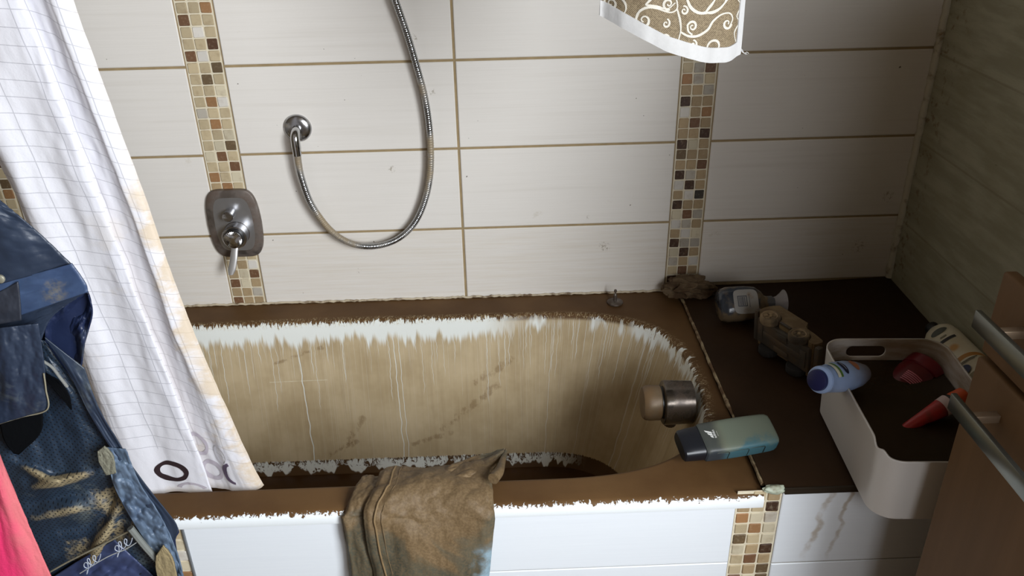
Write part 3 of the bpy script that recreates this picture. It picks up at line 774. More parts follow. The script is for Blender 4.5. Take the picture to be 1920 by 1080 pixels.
# toy jeep lying on its side, wheels towards the viewer
def jeep():
    c = at(1470, 640, z=-.13)
    p0 = at(1447, 600, z=-.10); p1 = at(1496, 631, z=-.10); d = p1-p0
    fx = Vector((d.x, d.y, 0)).normalized()
    back = Vector((-fx.y, fx.x, 0))       # roof side, away from the viewer
    if back.y < 0: back = -back
    m3 = Matrix.Identity(3); tilt = back*.995+Vector((0, 0, .10)); up = Vector((0, 0, 1))*.995-back*.10
    tilt.normalize(); up.normalize()
    for i in range(3): m3[i][0] = fx[i]*1.13; m3[i][2] = tilt[i]*1.13; m3[i][1] = up[i]*1.28
    # local: x length, z towards the roof, y the side that faces up
    t = thing('toy_jeep', 'mud-covered toy jeep lying on its side, underside showing, beside the soap bottle', 'toy car', (c.x-.003, c.y-.020, -.122), m3)
    body = muddy('toy_body', (122, 102, 70), (98, 78, 52), .5, .5, 16)
    dark = muddy('toy_chassis', (66, 60, 52), (86, 68, 46), .45, .5, 18)
    tyre = muddy('toy_tyre', (60, 50, 38), (150, 128, 96), .5, .8, 12); rim = muddy('toy_rim', (146, 124, 92), (112, 90, 60), .5, .5, 30)
    hubd = plain('hub_recess', (24, 20, 16), .8); dtyre = plain('dark_toy_tyre', (30, 27, 24), .8)
    # body side profile extruded across the width, with wheel arches
    def arch(cx, r, n=12): return [(cx+r*math.cos(PI-PI*i/n), -.004+r*math.sin(PI*i/n)) for i in range(n+1)]
    prof = [(-.072, -.004)] + [(x, z) for x, z in arch(-.040, .021)] + [(x, z) for x, z in arch(.034, .021)] + [(.068, -.004), (.073, .008), (.072, .018), (.050, .022), (.022, .024), (.012, .040), (-.060, .041), (-.070, .026), (-.074, .010)]
    bm = bmesh.new()
    lo = [bm.verts.new((x, -.033, z)) for x, z in prof]; hi = [bm.verts.new((x, .033, z)) for x, z in prof]
    bm.faces.new(lo); bm.faces.new(hi[::-1]); n = len(prof)
    for i in range(n): bm.faces.new((lo[i], hi[i], hi[(i+1) % n], lo[(i+1) % n]))
    bmesh.ops.recalc_face_normals(bm, faces=bm.faces)
    bmesh.ops.bevel(bm, geom=[e for e in bm.edges if e.calc_length() > .03], offset=.0025, segments=2, affect='EDGES')
    bobj('body', bm, body, t)
    bm = bmesh.new()
    box(bm, (-.068, -.024, -.010), (.066, .024, .004), .003)
    box(bm, (-.05, -.005, -.0125), (.05, .005, -.008), .001); box(bm, (-.018, .007, -.012), (.012, .019, -.009), .001); box(bm, (-.02, -.019, -.0125), (.016, -.010, -.009), .001)
    box(bm, (.046, -.016, -.012), (.06, .016, -.009), .001); box(bm, (-.062, -.014, -.012), (-.052, .014, -.009), .001)
    bobj('chassis', bm, dark, t)
    for x0, x1 in ((-.084, -.073), (.072, .083)): boxo('bumper', (x0, -.03, -.004), (x1, .03, .008), dark, t, .002)
    for cx in (-.040, .034):
        tube('axle', [(cx, -.03, -.004), (cx, .03, -.004)], .003, dark, t, 10)
        for sy in (-1, 1):
            w = bpy.data.objects.new('wheel', None)
            R = []
            for y, r in ((0, .012), (0, .0178), (.002, .019), (.011, .019), (.013, .0175), (.0135, .0145), (.012, .0135)):
                R.append([(cx+(r+(.0007 if (j % 4 < 2 and r > .0185) else 0))*math.cos(2*PI*j/64), sy*(.025+y), -.004+(r)*math.sin(2*PI*j/64)) for j in range(64)])
            wh = rings('wheel', R if sy < 0 else [r[::-1] for r in R], tyre if sy > 0 else dtyre, t)
            R = []
            for y, r in ((.0118, .0138), (.0128, .0132), (.0118, .0108), (.0095, .0100)):
                R.append([(cx+r*math.cos(2*PI*j/40), sy*(.025+y), -.004+r*math.sin(2*PI*j/40)) for j in range(40)])
            bm = bmesh.new()
            me = rings('rim', R if sy < 0 else [r[::-1] for r in R], [rim, hubd], wh)
            me.data.polygons.foreach_set('material_index', [1 if f.center.y*sy < .025+.0103 and len(f.vertices) > 4 or (f.center-Vector((cx, f.center.y, -.004))).length < .0106 else 0 for f in me.data.polygons])
            bm.from_mesh(me.data)
            for q in range(5):
                a = 2*PI*q/5+.5
                mt = Matrix.Translation((cx, sy*(.025+.0105), -.004)) @ Matrix.Rotation(-a, 4, 'Y') @ Matrix.Translation((.006, 0, 0)) @ Matrix.Diagonal((.011, .003, .0032, 1))
                bmesh.ops.create_cube(bm, size=1, matrix=mt)
            bmesh.ops.create_cone(bm, cap_ends=True, segments=16, radius1=.0038, radius2=.003, depth=.004, matrix=Matrix.Translation((cx, sy*(.025+.0115), -.004)) @ Matrix.Rotation(sy*-PI/2, 4, 'X'))
            bm.to_mesh(me.data); bm.free()
    boxo('spare_part', (.070, -.008, .036), (.084, .012, .05), plain('toy_yellow', (160, 120, 30), .5), t, .002)
    boxo('door_step', (-.016, .0325, -.004), (.011, .036, .001), dark, t, .001)
jeep()

# shower gel bottle across the seam between tub and ledge
def gel():
    a = at(1268, 836, z=-.158); b = at(1456, 806, z=-.158); d = b-a; d.z = 0; Lg = .198
    t = thing('shower_gel_bottle', 'flat teal shower gel bottle with black cap lying across the end of the tub rim', 'bottle', (a.x+.004, a.y-.008, ZL+.0235), frame(Vector((d.x, d.y, .0)), (-.05, -.35, 1)))
    k = NT('muddy_teal_plastic', .42, spec=.3); o = k.obj(); X = k.xyz(o)
    n = k.noise(o, 16, 5, .6); dirt = k.ss(k.add(n, k.add(k.mul(X[1], 7), k.mul(X[2], 9))), .44, .62)
    teal = k.mix(k.ss(X[0], .062, .09), lin((58, 66, 72)), lin((62, 96, 104)))
    gc = k.mix(k.mul(dirt, .72), teal, lin((112, 112, 90))); gc = k.mix(k.mul(k.ss(k.add(X[0], k.mul(k.sub(n, .5), .03)), .085, .060), .75), gc, lin((46, 50, 54)))
    k.base(gc); k.bump(n, .2, .001)
    prof = [(.040, .031, .017), (.043, .0335, .0185)] + [(.05+.118*i/8, .0335+.0015*math.sin(i/8*PI), .0195) for i in range(9)] + [(.176, .0325, .0185), (.181, .030, .0165), (.1835, .026, .013)]
    turned('body', prof, k.m, t, 64, 5.0)
    turned('cap', [(0, .026, .013), (.003, .029, .0155), (.02, .0305, .017), (.039, .0315, .0175), (.0395, .030, .016)], plain('black_cap', (18, 20, 26), .4, var=.3), t, 56, 3.6)
    wh = plain('white_print', (214, 214, 210), .5)
    top = .0203
    # three slanted bars and the word beneath, read across the bottle
    bm = bmesh.new()
    for i, (ln, off) in enumerate(((.0055, 0), (.0090, 0), (.0125, 0))):
        y0 = -.0020+i*.0046
        # bars run along -x, cut at a slant, standing on a common base line
        p = [(.0600, y0), (.0600, y0+.0036), (.0600-ln, y0+.0036+ln*.42), (.0600-ln+.0016, y0+ln*.42-.0004)]
        lo = [bm.verts.new((q[0], q[1]-.004, top)) for q in p]; hi = [bm.verts.new((q[0], q[1]-.004, top+.0004)) for q in p]
        bm.faces.new(hi); bm.faces.new(lo[::-1])
        for j in range(4): bm.faces.new((lo[j], lo[(j+1) % 4], hi[(j+1) % 4], hi[j]))
    bmesh.ops.recalc_face_normals(bm, faces=bm.faces)
    bobj('logo', bm, wh, t, False)
    R = Matrix(((0, 1, 0), (-1, 0, 0), (0, 0, 1))).transposed()
    R = Matrix.Rotation(PI/2, 3, 'Z')
    text_mesh('lettering', 'adidas', .0072, wh, t, (.0635, .0022, top+.0001), R, .0002)
    boxo('print_line', (.0690, -.004, top), (.0700, .007, top+.0003), plain('grey_print', (150, 150, 140), .5), t)
    # faint printed panels on the lower side
    bm = bmesh.new()
    for x0, x1 in ((.058, .080), (.083, .118), (.122, .150)):
        for a_, b_ in (((x0, -.0357), (x1, -.0357)),):
            pass
        V, F = tube_vf([Vector((x0, -.0338, .012)), Vector((x1, -.0345, .012)), Vector((x1+.002, -.0352, .010)), Vector((x1+.002, -.0352, -.009))], .0006, 6)
        vs = [bm.verts.new(v) for v in V]
        for f in F: bm.faces.new([vs[i] for i in f])
    bobj('moulded_lines', bm, plain('dark_line', (46, 52, 44), .5), t)
gel()

# ------------------------------------------------------------------ storage basket and what floats in it
ROT = math.radians(-3.5)
BC = Vector((.800, -.684, 0)); BXH, BYH = .118, .172
def bpt(x, y, z):
    """basket-local to world"""
    c, s = math.cos(ROT), math.sin(ROT); return Vector((BC.x+x*c-y*s, BC.y+x*s+y*c, z))
def rrect(hx, hy, r, n=16):
    out = []
    for cx, cy, a0 in ((hx-r, hy-r, 0), (-hx+r, hy-r, PI/2), (-hx+r, -hy+r, PI), (hx-r, -hy+r, 3*PI/2)):
        for i in range(n+1): a = a0+PI/2*i/n; out.append((cx+r*math.cos(a), cy+r*math.sin(a)))
    return out
def resample(P, n):
    P = P+[P[0]]; L_ = [0]
    for a, b in zip(P, P[1:]): L_.append(L_[-1]+math.dist(a, b))
    out = []; j = 0
    for i in range(n):
        s = L_[-1]*i/n
        while L_[j+1] < s: j += 1
        f = (s-L_[j])/max(L_[j+1]-L_[j], 1e-9); out.append((P[j][0]+(P[j+1][0]-P[j][0])*f, P[j][1]+(P[j+1][1]-P[j][1])*f))
    return out
def basket():
    n = 320; nz = 44; z0, z1 = ZL+.006, -.030
    V, F = [], []
    for k in range(nz+1):
        f = k/nz; ex = .008*f
        P = resample(rrect(BXH-.012+ex, BYH-.008+ex*.7, .040), n)
        for (x, y) in P:
            zt = z1+.004*sstep(-.05, .17, y)
            # scooped edge on the short side facing the room
            zt -= .016*sstep(-BYH+.050, -BYH+.012, y)*1.0
            zt += .007*math.exp(-((y+BYH-.020)/.007)**2) if x < 0 else 0
            zt -= .006*math.exp(-((y+BYH-.038)/.009)**2) if x < 0 else 0
            V.append([x, y, z0+(zt-z0)*f])
    # handle slot through the short side against the wall
    cx, cz, hl, hr = -.026, -.053, .026, .0115
    keep = set()
    def sd(x, z):
        qx = max(abs(x-cx)-hl, 0); return math.hypot(qx, z-cz)-hr
    dead = set()
    for k in range(nz):
        for j in range(n):
            jj = (j+1) % n; idx = (k*n+j, k*n+jj, (k+1)*n+jj, (k+1)*n+j)
            mx = sum(V[i][0] for i in idx)/4; my = sum(V[i][1] for i in idx)/4; mz = sum(V[i][2] for i in idx)/4
            if my > BYH-.03 and sd(mx, mz) < 0: dead.add(idx)
            else: F.append(idx)
    bd = set(i for f in dead for i in f) & set(i for f in F for i in f)
    for i in bd:
        x, y, z = V[i]; qx = max(-hl, min(hl, x-cx)); dx, dz = x-cx-qx, z-cz; l = math.hypot(dx, dz) or 1
        V[i] = [cx+qx+dx/l*hr, y, cz+dz/l*hr]
    # floor
    c = len(V); P = resample(rrect(BXH-.030, BYH-.026, .022), n)
    for (x, y) in P: V.append([x, y, z0-.001])
    F += [(j, (j+1) % n, c+(j+1) % n, c+j)[::-1] for j in range(n)]; F.append(tuple(c+j for j in range(n))[::-1])
    V = [bpt(*v) for v in V]
    k = NT('muddy_white_plastic', .38); o = k.obj(); X = k.xyz(o); nn = k.noise(o, 1, 4, .6, sx=14, sy=14, sz=60)
    # silt stains on the inside below the earlier water line
    ins = k.attr('inside')
    f = k.mul(ins, k.add(.35, k.mul(k.ss(nn, .35, .65), .5)))
    k.base(k.mix(f, lin((214, 211, 208)), lin((150, 128, 98)))); mt = k.m
    ou = mesh('storage_basket', V, F, mt)
    md = ou.modifiers.new('s', 'SOLIDIFY'); md.thickness = .0028; md.offset = -1
    # give the inner shell its own attribute by building it from the evaluated mesh
    dg = bpy.context.evaluated_depsgraph_get(); me = bpy.data.meshes.new_from_object(ou.evaluated_get(dg))
    ou.modifiers.clear(); old = ou.data; ou.data = me
    vals = []
    for v in me.vertices:
        d = v.co-BC; c_, s_ = math.cos(-ROT), math.sin(-ROT)
        nrm = v.normal; out_ = Vector((d.x, d.y, 0)).dot(Vector((nrm.x, nrm.y, 0)))
        vals.append(1.0 if out_ < 0 else 0.0)
    fattr(ou, 'inside', vals)
    return tag(ou, 'white plastic storage basket full of muddy water, overhanging the ledge front', 'basket')
basket()
V = [bpt(x, y, -.072) for x, y in resample(rrect(BXH-.0118, BYH-.0078, .036), 120)]
tag(mesh('basket_water', V, [tuple(range(120))], mud_mat('murky_water', (40, 28, 16), (48, 34, 20), .2), smooth=False), 'still dark brown muddy water filling the white storage basket', 'water')

# pale blue bottle resting on the basket rim
a = at(1531, 713, z=-.004); b = at(1662, 692, z=-.066)
t = thing('lotion_bottle', 'pale blue bottle with navy cap leaning over the basket rim', 'bottle', a, frame(b-a, (-.12, -.35, 1)))
k = NT('pale_blue_plastic', .4); o = k.obj(); X = k.xyz(o); n = k.noise(o, 20, 4)
dirt = k.mul(k.ss(k.add(X[0], k.mul(k.sub(n, .5), .06)), .07, .13), .75)
k.base(k.mix(dirt, lin((150, 172, 212)), lin((100, 84, 62))))
turned('body', [(.006, .020), (.008, .0235), (.012, .0245), (.016, .0245), (.020, .0225), (.035, .0255, .0245), (.06, .0285, .026), (.09, .0285, .0255), (.12, .025, .022), (.145, .017, .016), (.155, .009, .009)], k.m, t, 48)
turned('cap', [(-.002, .0170), (-.001, .0185), (.006, .0190), (.008, .0190)], plain('navy_cap', (22, 26, 74), .4, var=.2), t, 40)
def on_body(rad_y, rad_z, x0, x1, t0, t1, mat, name, ell=False, lift=.0006, n=18):
    V, F = [], []
    if ell:
        for r in range(7):
            for j in range(32):
                a_ = 2*PI*j/32; s_ = r/6; th = (t0+t1)/2+(t1-t0)/2*s_*math.sin(a_); x = (x0+x1)/2+(x1-x0)/2*s_*math.cos(a_)
                V.append((x, (rad_y+lift)*math.cos(th), (rad_z+lift)*math.sin(th)))
        for r in range(6):
            for j in range(32): q = (j+1) % 32; F.append((r*32+j, (r+1)*32+j, (r+1)*32+q, r*32+q))
    else:
        for i in range(n+1):
            for j in range(n+1):
                th = t0+(t1-t0)*j/n; x = x0+(x1-x0)*i/n; V.append((x, (rad_y+lift)*math.cos(th), (rad_z+lift)*math.sin(th)))
        for i in range(n):
            for j in range(n): q = i*(n+1)+j; F.append((q, q+n+1, q+n+2, q+1))
    return V, F
V, F = on_body(.0262, .0252, .027, .036, .9, 2.3, None, ''); mesh('white_label', V, F, plain('label_white', (214, 214, 196), .5), t)
V, F = on_body(.0268, .0258, .036, .042, .9, 2.3, None, ''); mesh('green_stripe', V, F, plain('label_green', (86, 122, 50), .5), t)
V, F = on_body(.0285, .0265, .049, .062, 1.1, 2.15, None, '', True, .0009); mesh('oval_label', V, F, plain('label_navy', (18, 24, 56), .5), t)
V, F = on_body(.0285, .0265, .0553, .0567, 1.25, 1.85, None, '', False, .0013); mesh('oval_text', V, F, plain('label_text', (196, 200, 214), .5), t)
V, F = on_body(.0285, .0258, .085, .100, 1.1, 2.0, None, '', True, .0008); mesh('orange_print', V, F, plain('label_orange', (156, 96, 66), .5), t)

# red jar half sunk in the water
a = at(1724, 700, z=-.062)
t = thing('red_jar', 'dark red jar half sunk in the muddy water at the back of the basket', 'jar', a+Vector((-.008, .014, -.038)), frame((.62, .42, .22), (-.5, -.5, .7))*1.25)
rd = plain('red_plastic', (96, 8, 22), .3, var=.2)
turned('body', [(-.030, .026), (-.026, .030), (.018, .031), (.024, .029)], rd, t, 48, 2.4)
turned('lid', [(.024, .0285), (.026, .031), (.044, .0305), (.048, .027)], plain('dark_red_plastic', (112, 10, 26), .35, var=.2), t, 48, 2.4)
Vt, Ft = [], []
for i in range(6):
    a3, b3 = on_body(.031, .031, -.018+i*.0036, -.0165+i*.0036+(.0006 if i else .0), 1.35, 2.3-.08*((i*7) % 3), None, '', False, .0012, 8)
    n0 = len(Vt); Vt += a3; Ft += [tuple(q+n0 for q in f) for f in b3]
mesh('fine_print', Vt, Ft, plain('pink_print', (206, 120, 134), .5), t)

# red squeeze tube, nose down in the water
a = at(1692, 806, z=-.078); b = at(1792, 750, z=-.042)
t = thing('squeeze_tube', 'red squeeze tube with white band and orange cap poking out of the basket water', 'tube', a, frame(b-a, (-.2, -.4, 1)))
prof = [(0, .002, .012)]
turned('body', [(0, .0035, .003), (.004, .008, .005), (.045, .0125, .009), (.080, .0165, .0135), (.082, .0165, .0135)], muddy('red_tube', (176, 36, 34), (88, 46, 28), .40, .35, 16), t, 40)
turned('white_band', [(.081, .0170, .0142), (.096, .0180, .0158)], plain('tube_white', (198, 176, 172), .5), t, 40)
turned('shoulder', [(.096, .0168, .015), (.103, .0155, .0145)], plain('tube_black', (26, 20, 18), .4), t, 40)
turned('cap', [(.103, .0150), (.107, .0160), (.128, .0150), (.131, .012)], plain('orange_cap', (196, 78, 26), .45), t, 40)

# cream bottle wedged between basket and right wall
p0 = at(1768, 622, z=-.140)
t = thing('cream_bottle', 'white and gold bottle lying between the basket and the right wall', 'bottle', (1.031, -.322, ZL+.041), frame((.03, -1, 0), (-.62, 0, .78)))
k = NT('ivory_plastic', .35); o = k.obj(); X = k.xyz(o); n = k.noise(o, 20, 4)
c = k.mix(k.ss(n, .4, .7), lin((212, 204, 180)), lin((198, 186, 156)))
g = k.mul(k.ss(k.ab(k.sub(X[0], k.add(.140, k.mul(k.mul(X[1], X[1]), 8)))), .0065, .005), 1.0)
c = k.mix(g, c, lin((176, 120, 50)))
blob = k.ss(k.m2('SQRT', k.add(k.mul(k.mul(k.sub(X[0], .104), k.sub(X[0], .104)), 1.0), k.mul(X[1], X[1])), 0.0), .014, .005)
c = k.mix(k.mul(blob, .8), c, lin((190, 130, 40))); k.base(c)
turned('body', [(.0, .014), (.006, .018), (.010, .026, .022), (.022, .034, .029), (.045, .0365, .032), (.15, .0365, .032), (.185, .034, .030), (.19, .028, .024)], k.m, t, 48, 2.3)
turned('cap', [(-.018, .013), (-.016, .0145), (.0, .0150), (.002, .0140)], plain('black_cap', (20, 20, 20), .5), t, 32)
def cb(x0, x1, y0, y1, name, rgb, ell=False):
    V, F = [], []
    def pz(x, y): return (x, y, .0322*(max(0, 1-(abs(y)/.0367)**2.3))**(1/2.3)+.0008)
    if ell:
        for r in range(5):
            for j in range(28):
                a_ = 2*PI*j/28; V.append(pz((x0+x1)/2+(x1-x0)/2*r/4*math.cos(a_), (y0+y1)/2+(y1-y0)/2*r/4*math.sin(a_)))
        for r in range(4):
            for j in range(28): q = (j+1) % 28; F.append((r*28+j, (r+1)*28+j, (r+1)*28+q, r*28+q))
    else:
        for i in range(5):
            for j in range(9): V.append(pz(x0+(x1-x0)*i/4, y0+(y1-y0)*j/8))
        for i in range(4):
            for j in range(8): q = i*9+j; F.append((q, q+9, q+10, q+1))
    mesh(name, V, F, plain(name+'_ink', rgb, .5), t)
cb(.034, .050, -.018, .018, 'oval_emblem', (84, 88, 78), True)
cb(.060, .064, -.007, .007, 'small_line', (132, 126, 104))
cb(.070, .078, -.020, .020, 'dark_band', (40, 36, 34))
cb(.160, .182, -.026, -.002, 'navy_oval', (26, 34, 70), True)
cb(.1515, .1535, -.022, .022, 'text_line', (90, 84, 70)); cb(.1555, .157, -.018, .016, 'text_line', (90, 84, 70))

# ------------------------------------------------------------------ cabinet on the right
def wood_mat():
    k = NT('wood_laminate', .55, spec=.15); o = k.obj(); X = k.xyz(o)
    g = k.noise(o, 1, 6, .6, sx=30, sy=30, sz=2.2, dist=.6); g2 = k.noise(o, 1, 3, .5, sx=6, sy=6, sz=.8)
    c = k.mix(g, lin((100, 74, 47)), lin((124, 94, 64))); c = k.mix(k.mul(k.ss(g2, .4, .7), .4), c, lin((84, 64, 42)))
    k.base(c); k.bump(g, .08, .0005); return k.m
WOOD = wood_mat()
def cabinet():
    t = thing('drawer_cabinet', 'brown wood-effect drawer cabinet with long metal bar handles, against the right wall', 'cabinet', (.9, -1.2, ZF))
    o = lambda *p: (p[0]-.9, p[1]+1.2, p[2]-ZF)
    y0, y1 = -1.17, -.905
    boxo('carcass', o(.790, y0, ZF+.002), o(XR-.004, y1-.004, .80), WOOD, t, .002)
    BRK = plain('bracket_metal', (150, 130, 108), .35, .6)
    MET = plain('polished_aluminium', (112, 113, 106), .28, .9, .1)
    for (z0, z1, xf, hz) in ((ZF+.08, .190, .740, .140), (.198, .322, .742, .272), (.330, .50, .771, .450), (.508, .70, .771, .66)):
        d = boxo('drawer', o(xf, y0+.002, z0), o(xf+.019, y1, z1), WOOD, t, .004, 3)
        hh = .016
        xh = xf-.040
        hy0, hy1 = y0+.012, y1-.030
        h = boxo('handle', o(xh-.003, hy0, hz-hh), o(xh+.005, hy1, hz+hh*.6), MET, d, .0012)
        for yb in (hy1-.045, hy0+.04): boxo('handle_bracket', o(xh+.004, yb-.006, hz-.006), o(xf+.001, yb+.006, hz+.006), BRK, h, .0012)
        if xf < .77: boxo('drawer_box', o(xf+.018, y0+.02, z0+.02), o(.792, y1-.02, z1-.02), plain('drawer_side', (120, 92, 66), .6), t)
cabinet()

# ------------------------------------------------------------------ curtain rail, shower curtain, hanging towel
ZROD = 1.30; YROD = -.735
tag(tube('curtain_rail', [(XL+.002, YROD, ZROD), (XR-.002, YROD, ZROD)], .011, CHROME_CLEAN, None, 20), 'straight metal rail over the tub that carries the shower curtain', 'rail')

def curtain():
    ZT, ZB = 1.285, -.211
    # fold crease (front), right hem and left edge as functions of height
    xF = lambda z: interp([(-.21, -.452), (-.186, -.455), (.661, -.534), (1.3, -.585)], z)
    xA = lambda z: interp([(-.21, -.364), (-.19, -.368), (.12, -.425), (.40, -.452), (.66, -.472), (1.3, -.49)], z)
    xG = lambda z: interp([(-.21, -.60), (.1, -.615), (.361, -.629), (.424, -.637), (.661, -.67), (1.3, -.72)], z)
    def sect(z):
        a, f, g = xA(z), xF(z), xG(z); k = sstep(1.0, 0, z); bow = .008*math.sin(z*5.0)
        yo = -.045*sstep(-.15, 1.2, z)
        m = (a+f)/2
        P = [(a, -.660+yo), (a-.005, -.667+yo), (a-.022, -.671+yo), (m, -.666+yo+bow*.3), (f+.014, -.655+yo), (f-.012, -.650+yo), (f-.014, -.662+yo), (f, -.675+yo),
             (f-.014, -.677+yo), ((f+g)/2, -.668+yo), (g+.022, -.674+yo), (g, -.664+yo), (g-.012, -.645+yo), (g-.008, -.62+yo), (g-.04, -.605+yo)]
        return P
    NS, NZ = 190, 240
    V, F, Sx, Sz, Re = [], [], [], [], []
    base_len = None
    for i in range(NZ+1):
        z = ZB+(ZT-ZB)*i/NZ
        P = catmull([(p[0], p[1], 0) for p in sect(z)], NS)
        L_ = [0]
        for a, b in zip(P, P[1:]): L_.append(L_[-1]+(b-a).length)
        # arc length measured from the crease
        jf = max(range(NS), key=lambda j: -abs(j-NS*.5)); ic = int(7/14*(NS-1))
        for j, p in enumerate(P):
            s = L_[j]-L_[ic]
            w = .0035*fbm(s*16+z*1.5, z*4.0, 1.7)+.0013*fbm(s*50, z*18.0, 4)
            hang = .0
            zz = z + (.004*math.sin(s*30) if i == 0 else 0)
            V.append((p.x+w*.5, p.y+w, zz)); Sx.append(s); Sz.append(z-.16*s+.9*s*s+.002*math.sin(s*40)); Re.append(L_[j])
    for i in range(NZ):
        for j in range(NS-1):
            a = i*NS+j; F.append((a, a+1, a+NS+1, a+NS))
    k = NT('grid_printed_curtain', .6, spec=.3); s = k.attr('s'); zz = k.attr('h'); re = k.attr('edge'); Xc = k.xyz(k.obj())
    c = lin((232, 231, 237))
    def line(v, sp, off, w):
        q = k.ab(k.sub(k.m2('FRACT', k.m2('DIVIDE', k.add(v, 10*sp+off), sp), 0.0), .5)); return k.ss(q, w*1.5/sp, w*.5/sp)
    gl = k.mx(line(s, .056, .010, .0007), line(zz, .0245, 0, .0006))
    gl = k.mul(gl, k.ss(zz, -.118, -.112))
    wv = k.noise(scale=300, detail=2)
    col = k.mix(k.mul(gl, .42), c, lin((120, 118, 132)))
    st = k.noise(k.comb(k.mul(s, 1.0), Xc[2], 0.0), 1, 5, .65, sx=16, sy=26, dist=.4)
    lim = k.mul(k.ss(Xc[2], .50, .30), k.add(.012, k.mul(k.ss(Xc[2], .30, .10), .006)))
    d = k.sub(re, k.mul(k.add(k.mul(lim, .4), k.mul(k.mx(k.sub(st, .40), 0.0), .16)), k.ss(Xc[2], .48, .30)))
    stain = k.ss(d, .020, -.026)
    fold_mud_shade = k.mul(k.mul(k.ss(s, .002, -.008), k.ss(s, -.075, -.02)), k.ss(Xc[2], .5, .2)); col = k.mix(k.mul(fold_mud_shade, .4), col, lin((188, 176, 166)))  # shading beside the crease, with a mud tint, painted into the cloth colour
    col = k.mix(k.mul(stain, .72), col, lin((212, 188, 150)))
    sm = k.mul(k.ss(k.noise(k.obj(), 7, 5, .6), .60, .68), .25)
    col = k.mix(k.mul(sm, k.ss(Xc[2], .45, .2)), col, lin((204, 182, 140)))
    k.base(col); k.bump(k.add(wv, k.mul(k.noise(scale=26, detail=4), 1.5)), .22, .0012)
    # thin cloth lets some of the light through
    tr = k.n.new('ShaderNodeBsdfTranslucent'); k.put(tr.inputs[0], col); mxs = k.n.new('ShaderNodeMixShader'); mxs.inputs[0].default_value = .22
    k.t.links.new(k.b.outputs[0], mxs.inputs[1]); k.t.links.new(tr.outputs[0], mxs.inputs[2]); k.t.links.new(mxs.outputs[0], k.n['Material Output'].inputs[0])
    # printed rings near the hem: part of the print, laid on the cloth surface
    grid = np.array(V).reshape(NZ+1, NS, 3); sx = np.array(Sx).reshape(NZ+1, NS)
    def surf(s_, z_):
        i = max(0, min(NZ-1, (z_-ZB)/(ZT-ZB)*NZ)); i0 = int(i); f = i-i0
        row = sx[i0]; j = np.searchsorted(row, s_); j = max(1, min(NS-1, j)); g = (s_-row[j-1])/max(row[j]-row[j-1], 1e-9)
        p = (grid[i0, j-1]*(1-g)+grid[i0, j]*g)*(1-f)+(grid[i0+1, j-1]*(1-g)+grid[i0+1, j]*g)*f
        t = grid[i0, j]-grid[i0, j-1]; nrm = np.array([t[1], -t[0], 0]); nrm /= (np.linalg.norm(nrm)+1e-9)
        return p, nrm
    n0f = len(F); MI = [0]*n0f
    def ring(s0, z0, ra, rb, wd, mi, a0=0, a1=2*PI, tilt=0):
        nn = 72; b = len(V)
        for q in range(nn+1):
            a = a0+(a1-a0)*q/nn; w = wd*(1+.25*math.sin(a*2+s0*50)+.1*math.sin(a*5))
            for rr in (-.5, .5):
                du, dv = (ra+rr*w)*math.cos(a), (rb+rr*w)*math.sin(a)
                p, nr = surf(s0+du, z0+dv+tilt*du)
                # nr points from the cloth towards the room
                if nr[1] > 0 and abs(nr[1]) > .3: nr = -nr
                V.append(tuple(p+nr*.0012))
        for q in range(nn): F.append((b+2*q, b+2*q+1, b+2*q+3, b+2*q+2)); MI.append(mi)
    ring(.062, -.158, .0265, .0190, .0100, 1)
    ring(-.040, -.112, .017, .022, .007, 2)
    ring(-.052, -.170, .018, .019, .009, 2)
    ring(-.082, -.128, .012, .020, .004, 3)
    ring(-.098, -.170, .018, .024, .008, 4, -1.3, 1.3)
    ring(.035, -.200, .026, .016, .006, 2, .3, 2.8)
    for extra in (Sx, Sz, Re): extra += [0.0]*(len(V)-len(extra))
    mats = [k.m, plain('ring_black', (44, 30, 34), .6), plain('ring_grey', (176, 168, 176), .6), plain('ring_pale', (216, 214, 220), .6), plain('ring_plum', (92, 78, 98), .6)]
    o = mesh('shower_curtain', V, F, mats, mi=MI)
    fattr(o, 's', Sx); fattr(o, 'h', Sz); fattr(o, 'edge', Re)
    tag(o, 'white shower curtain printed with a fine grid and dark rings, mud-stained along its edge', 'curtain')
curtain()

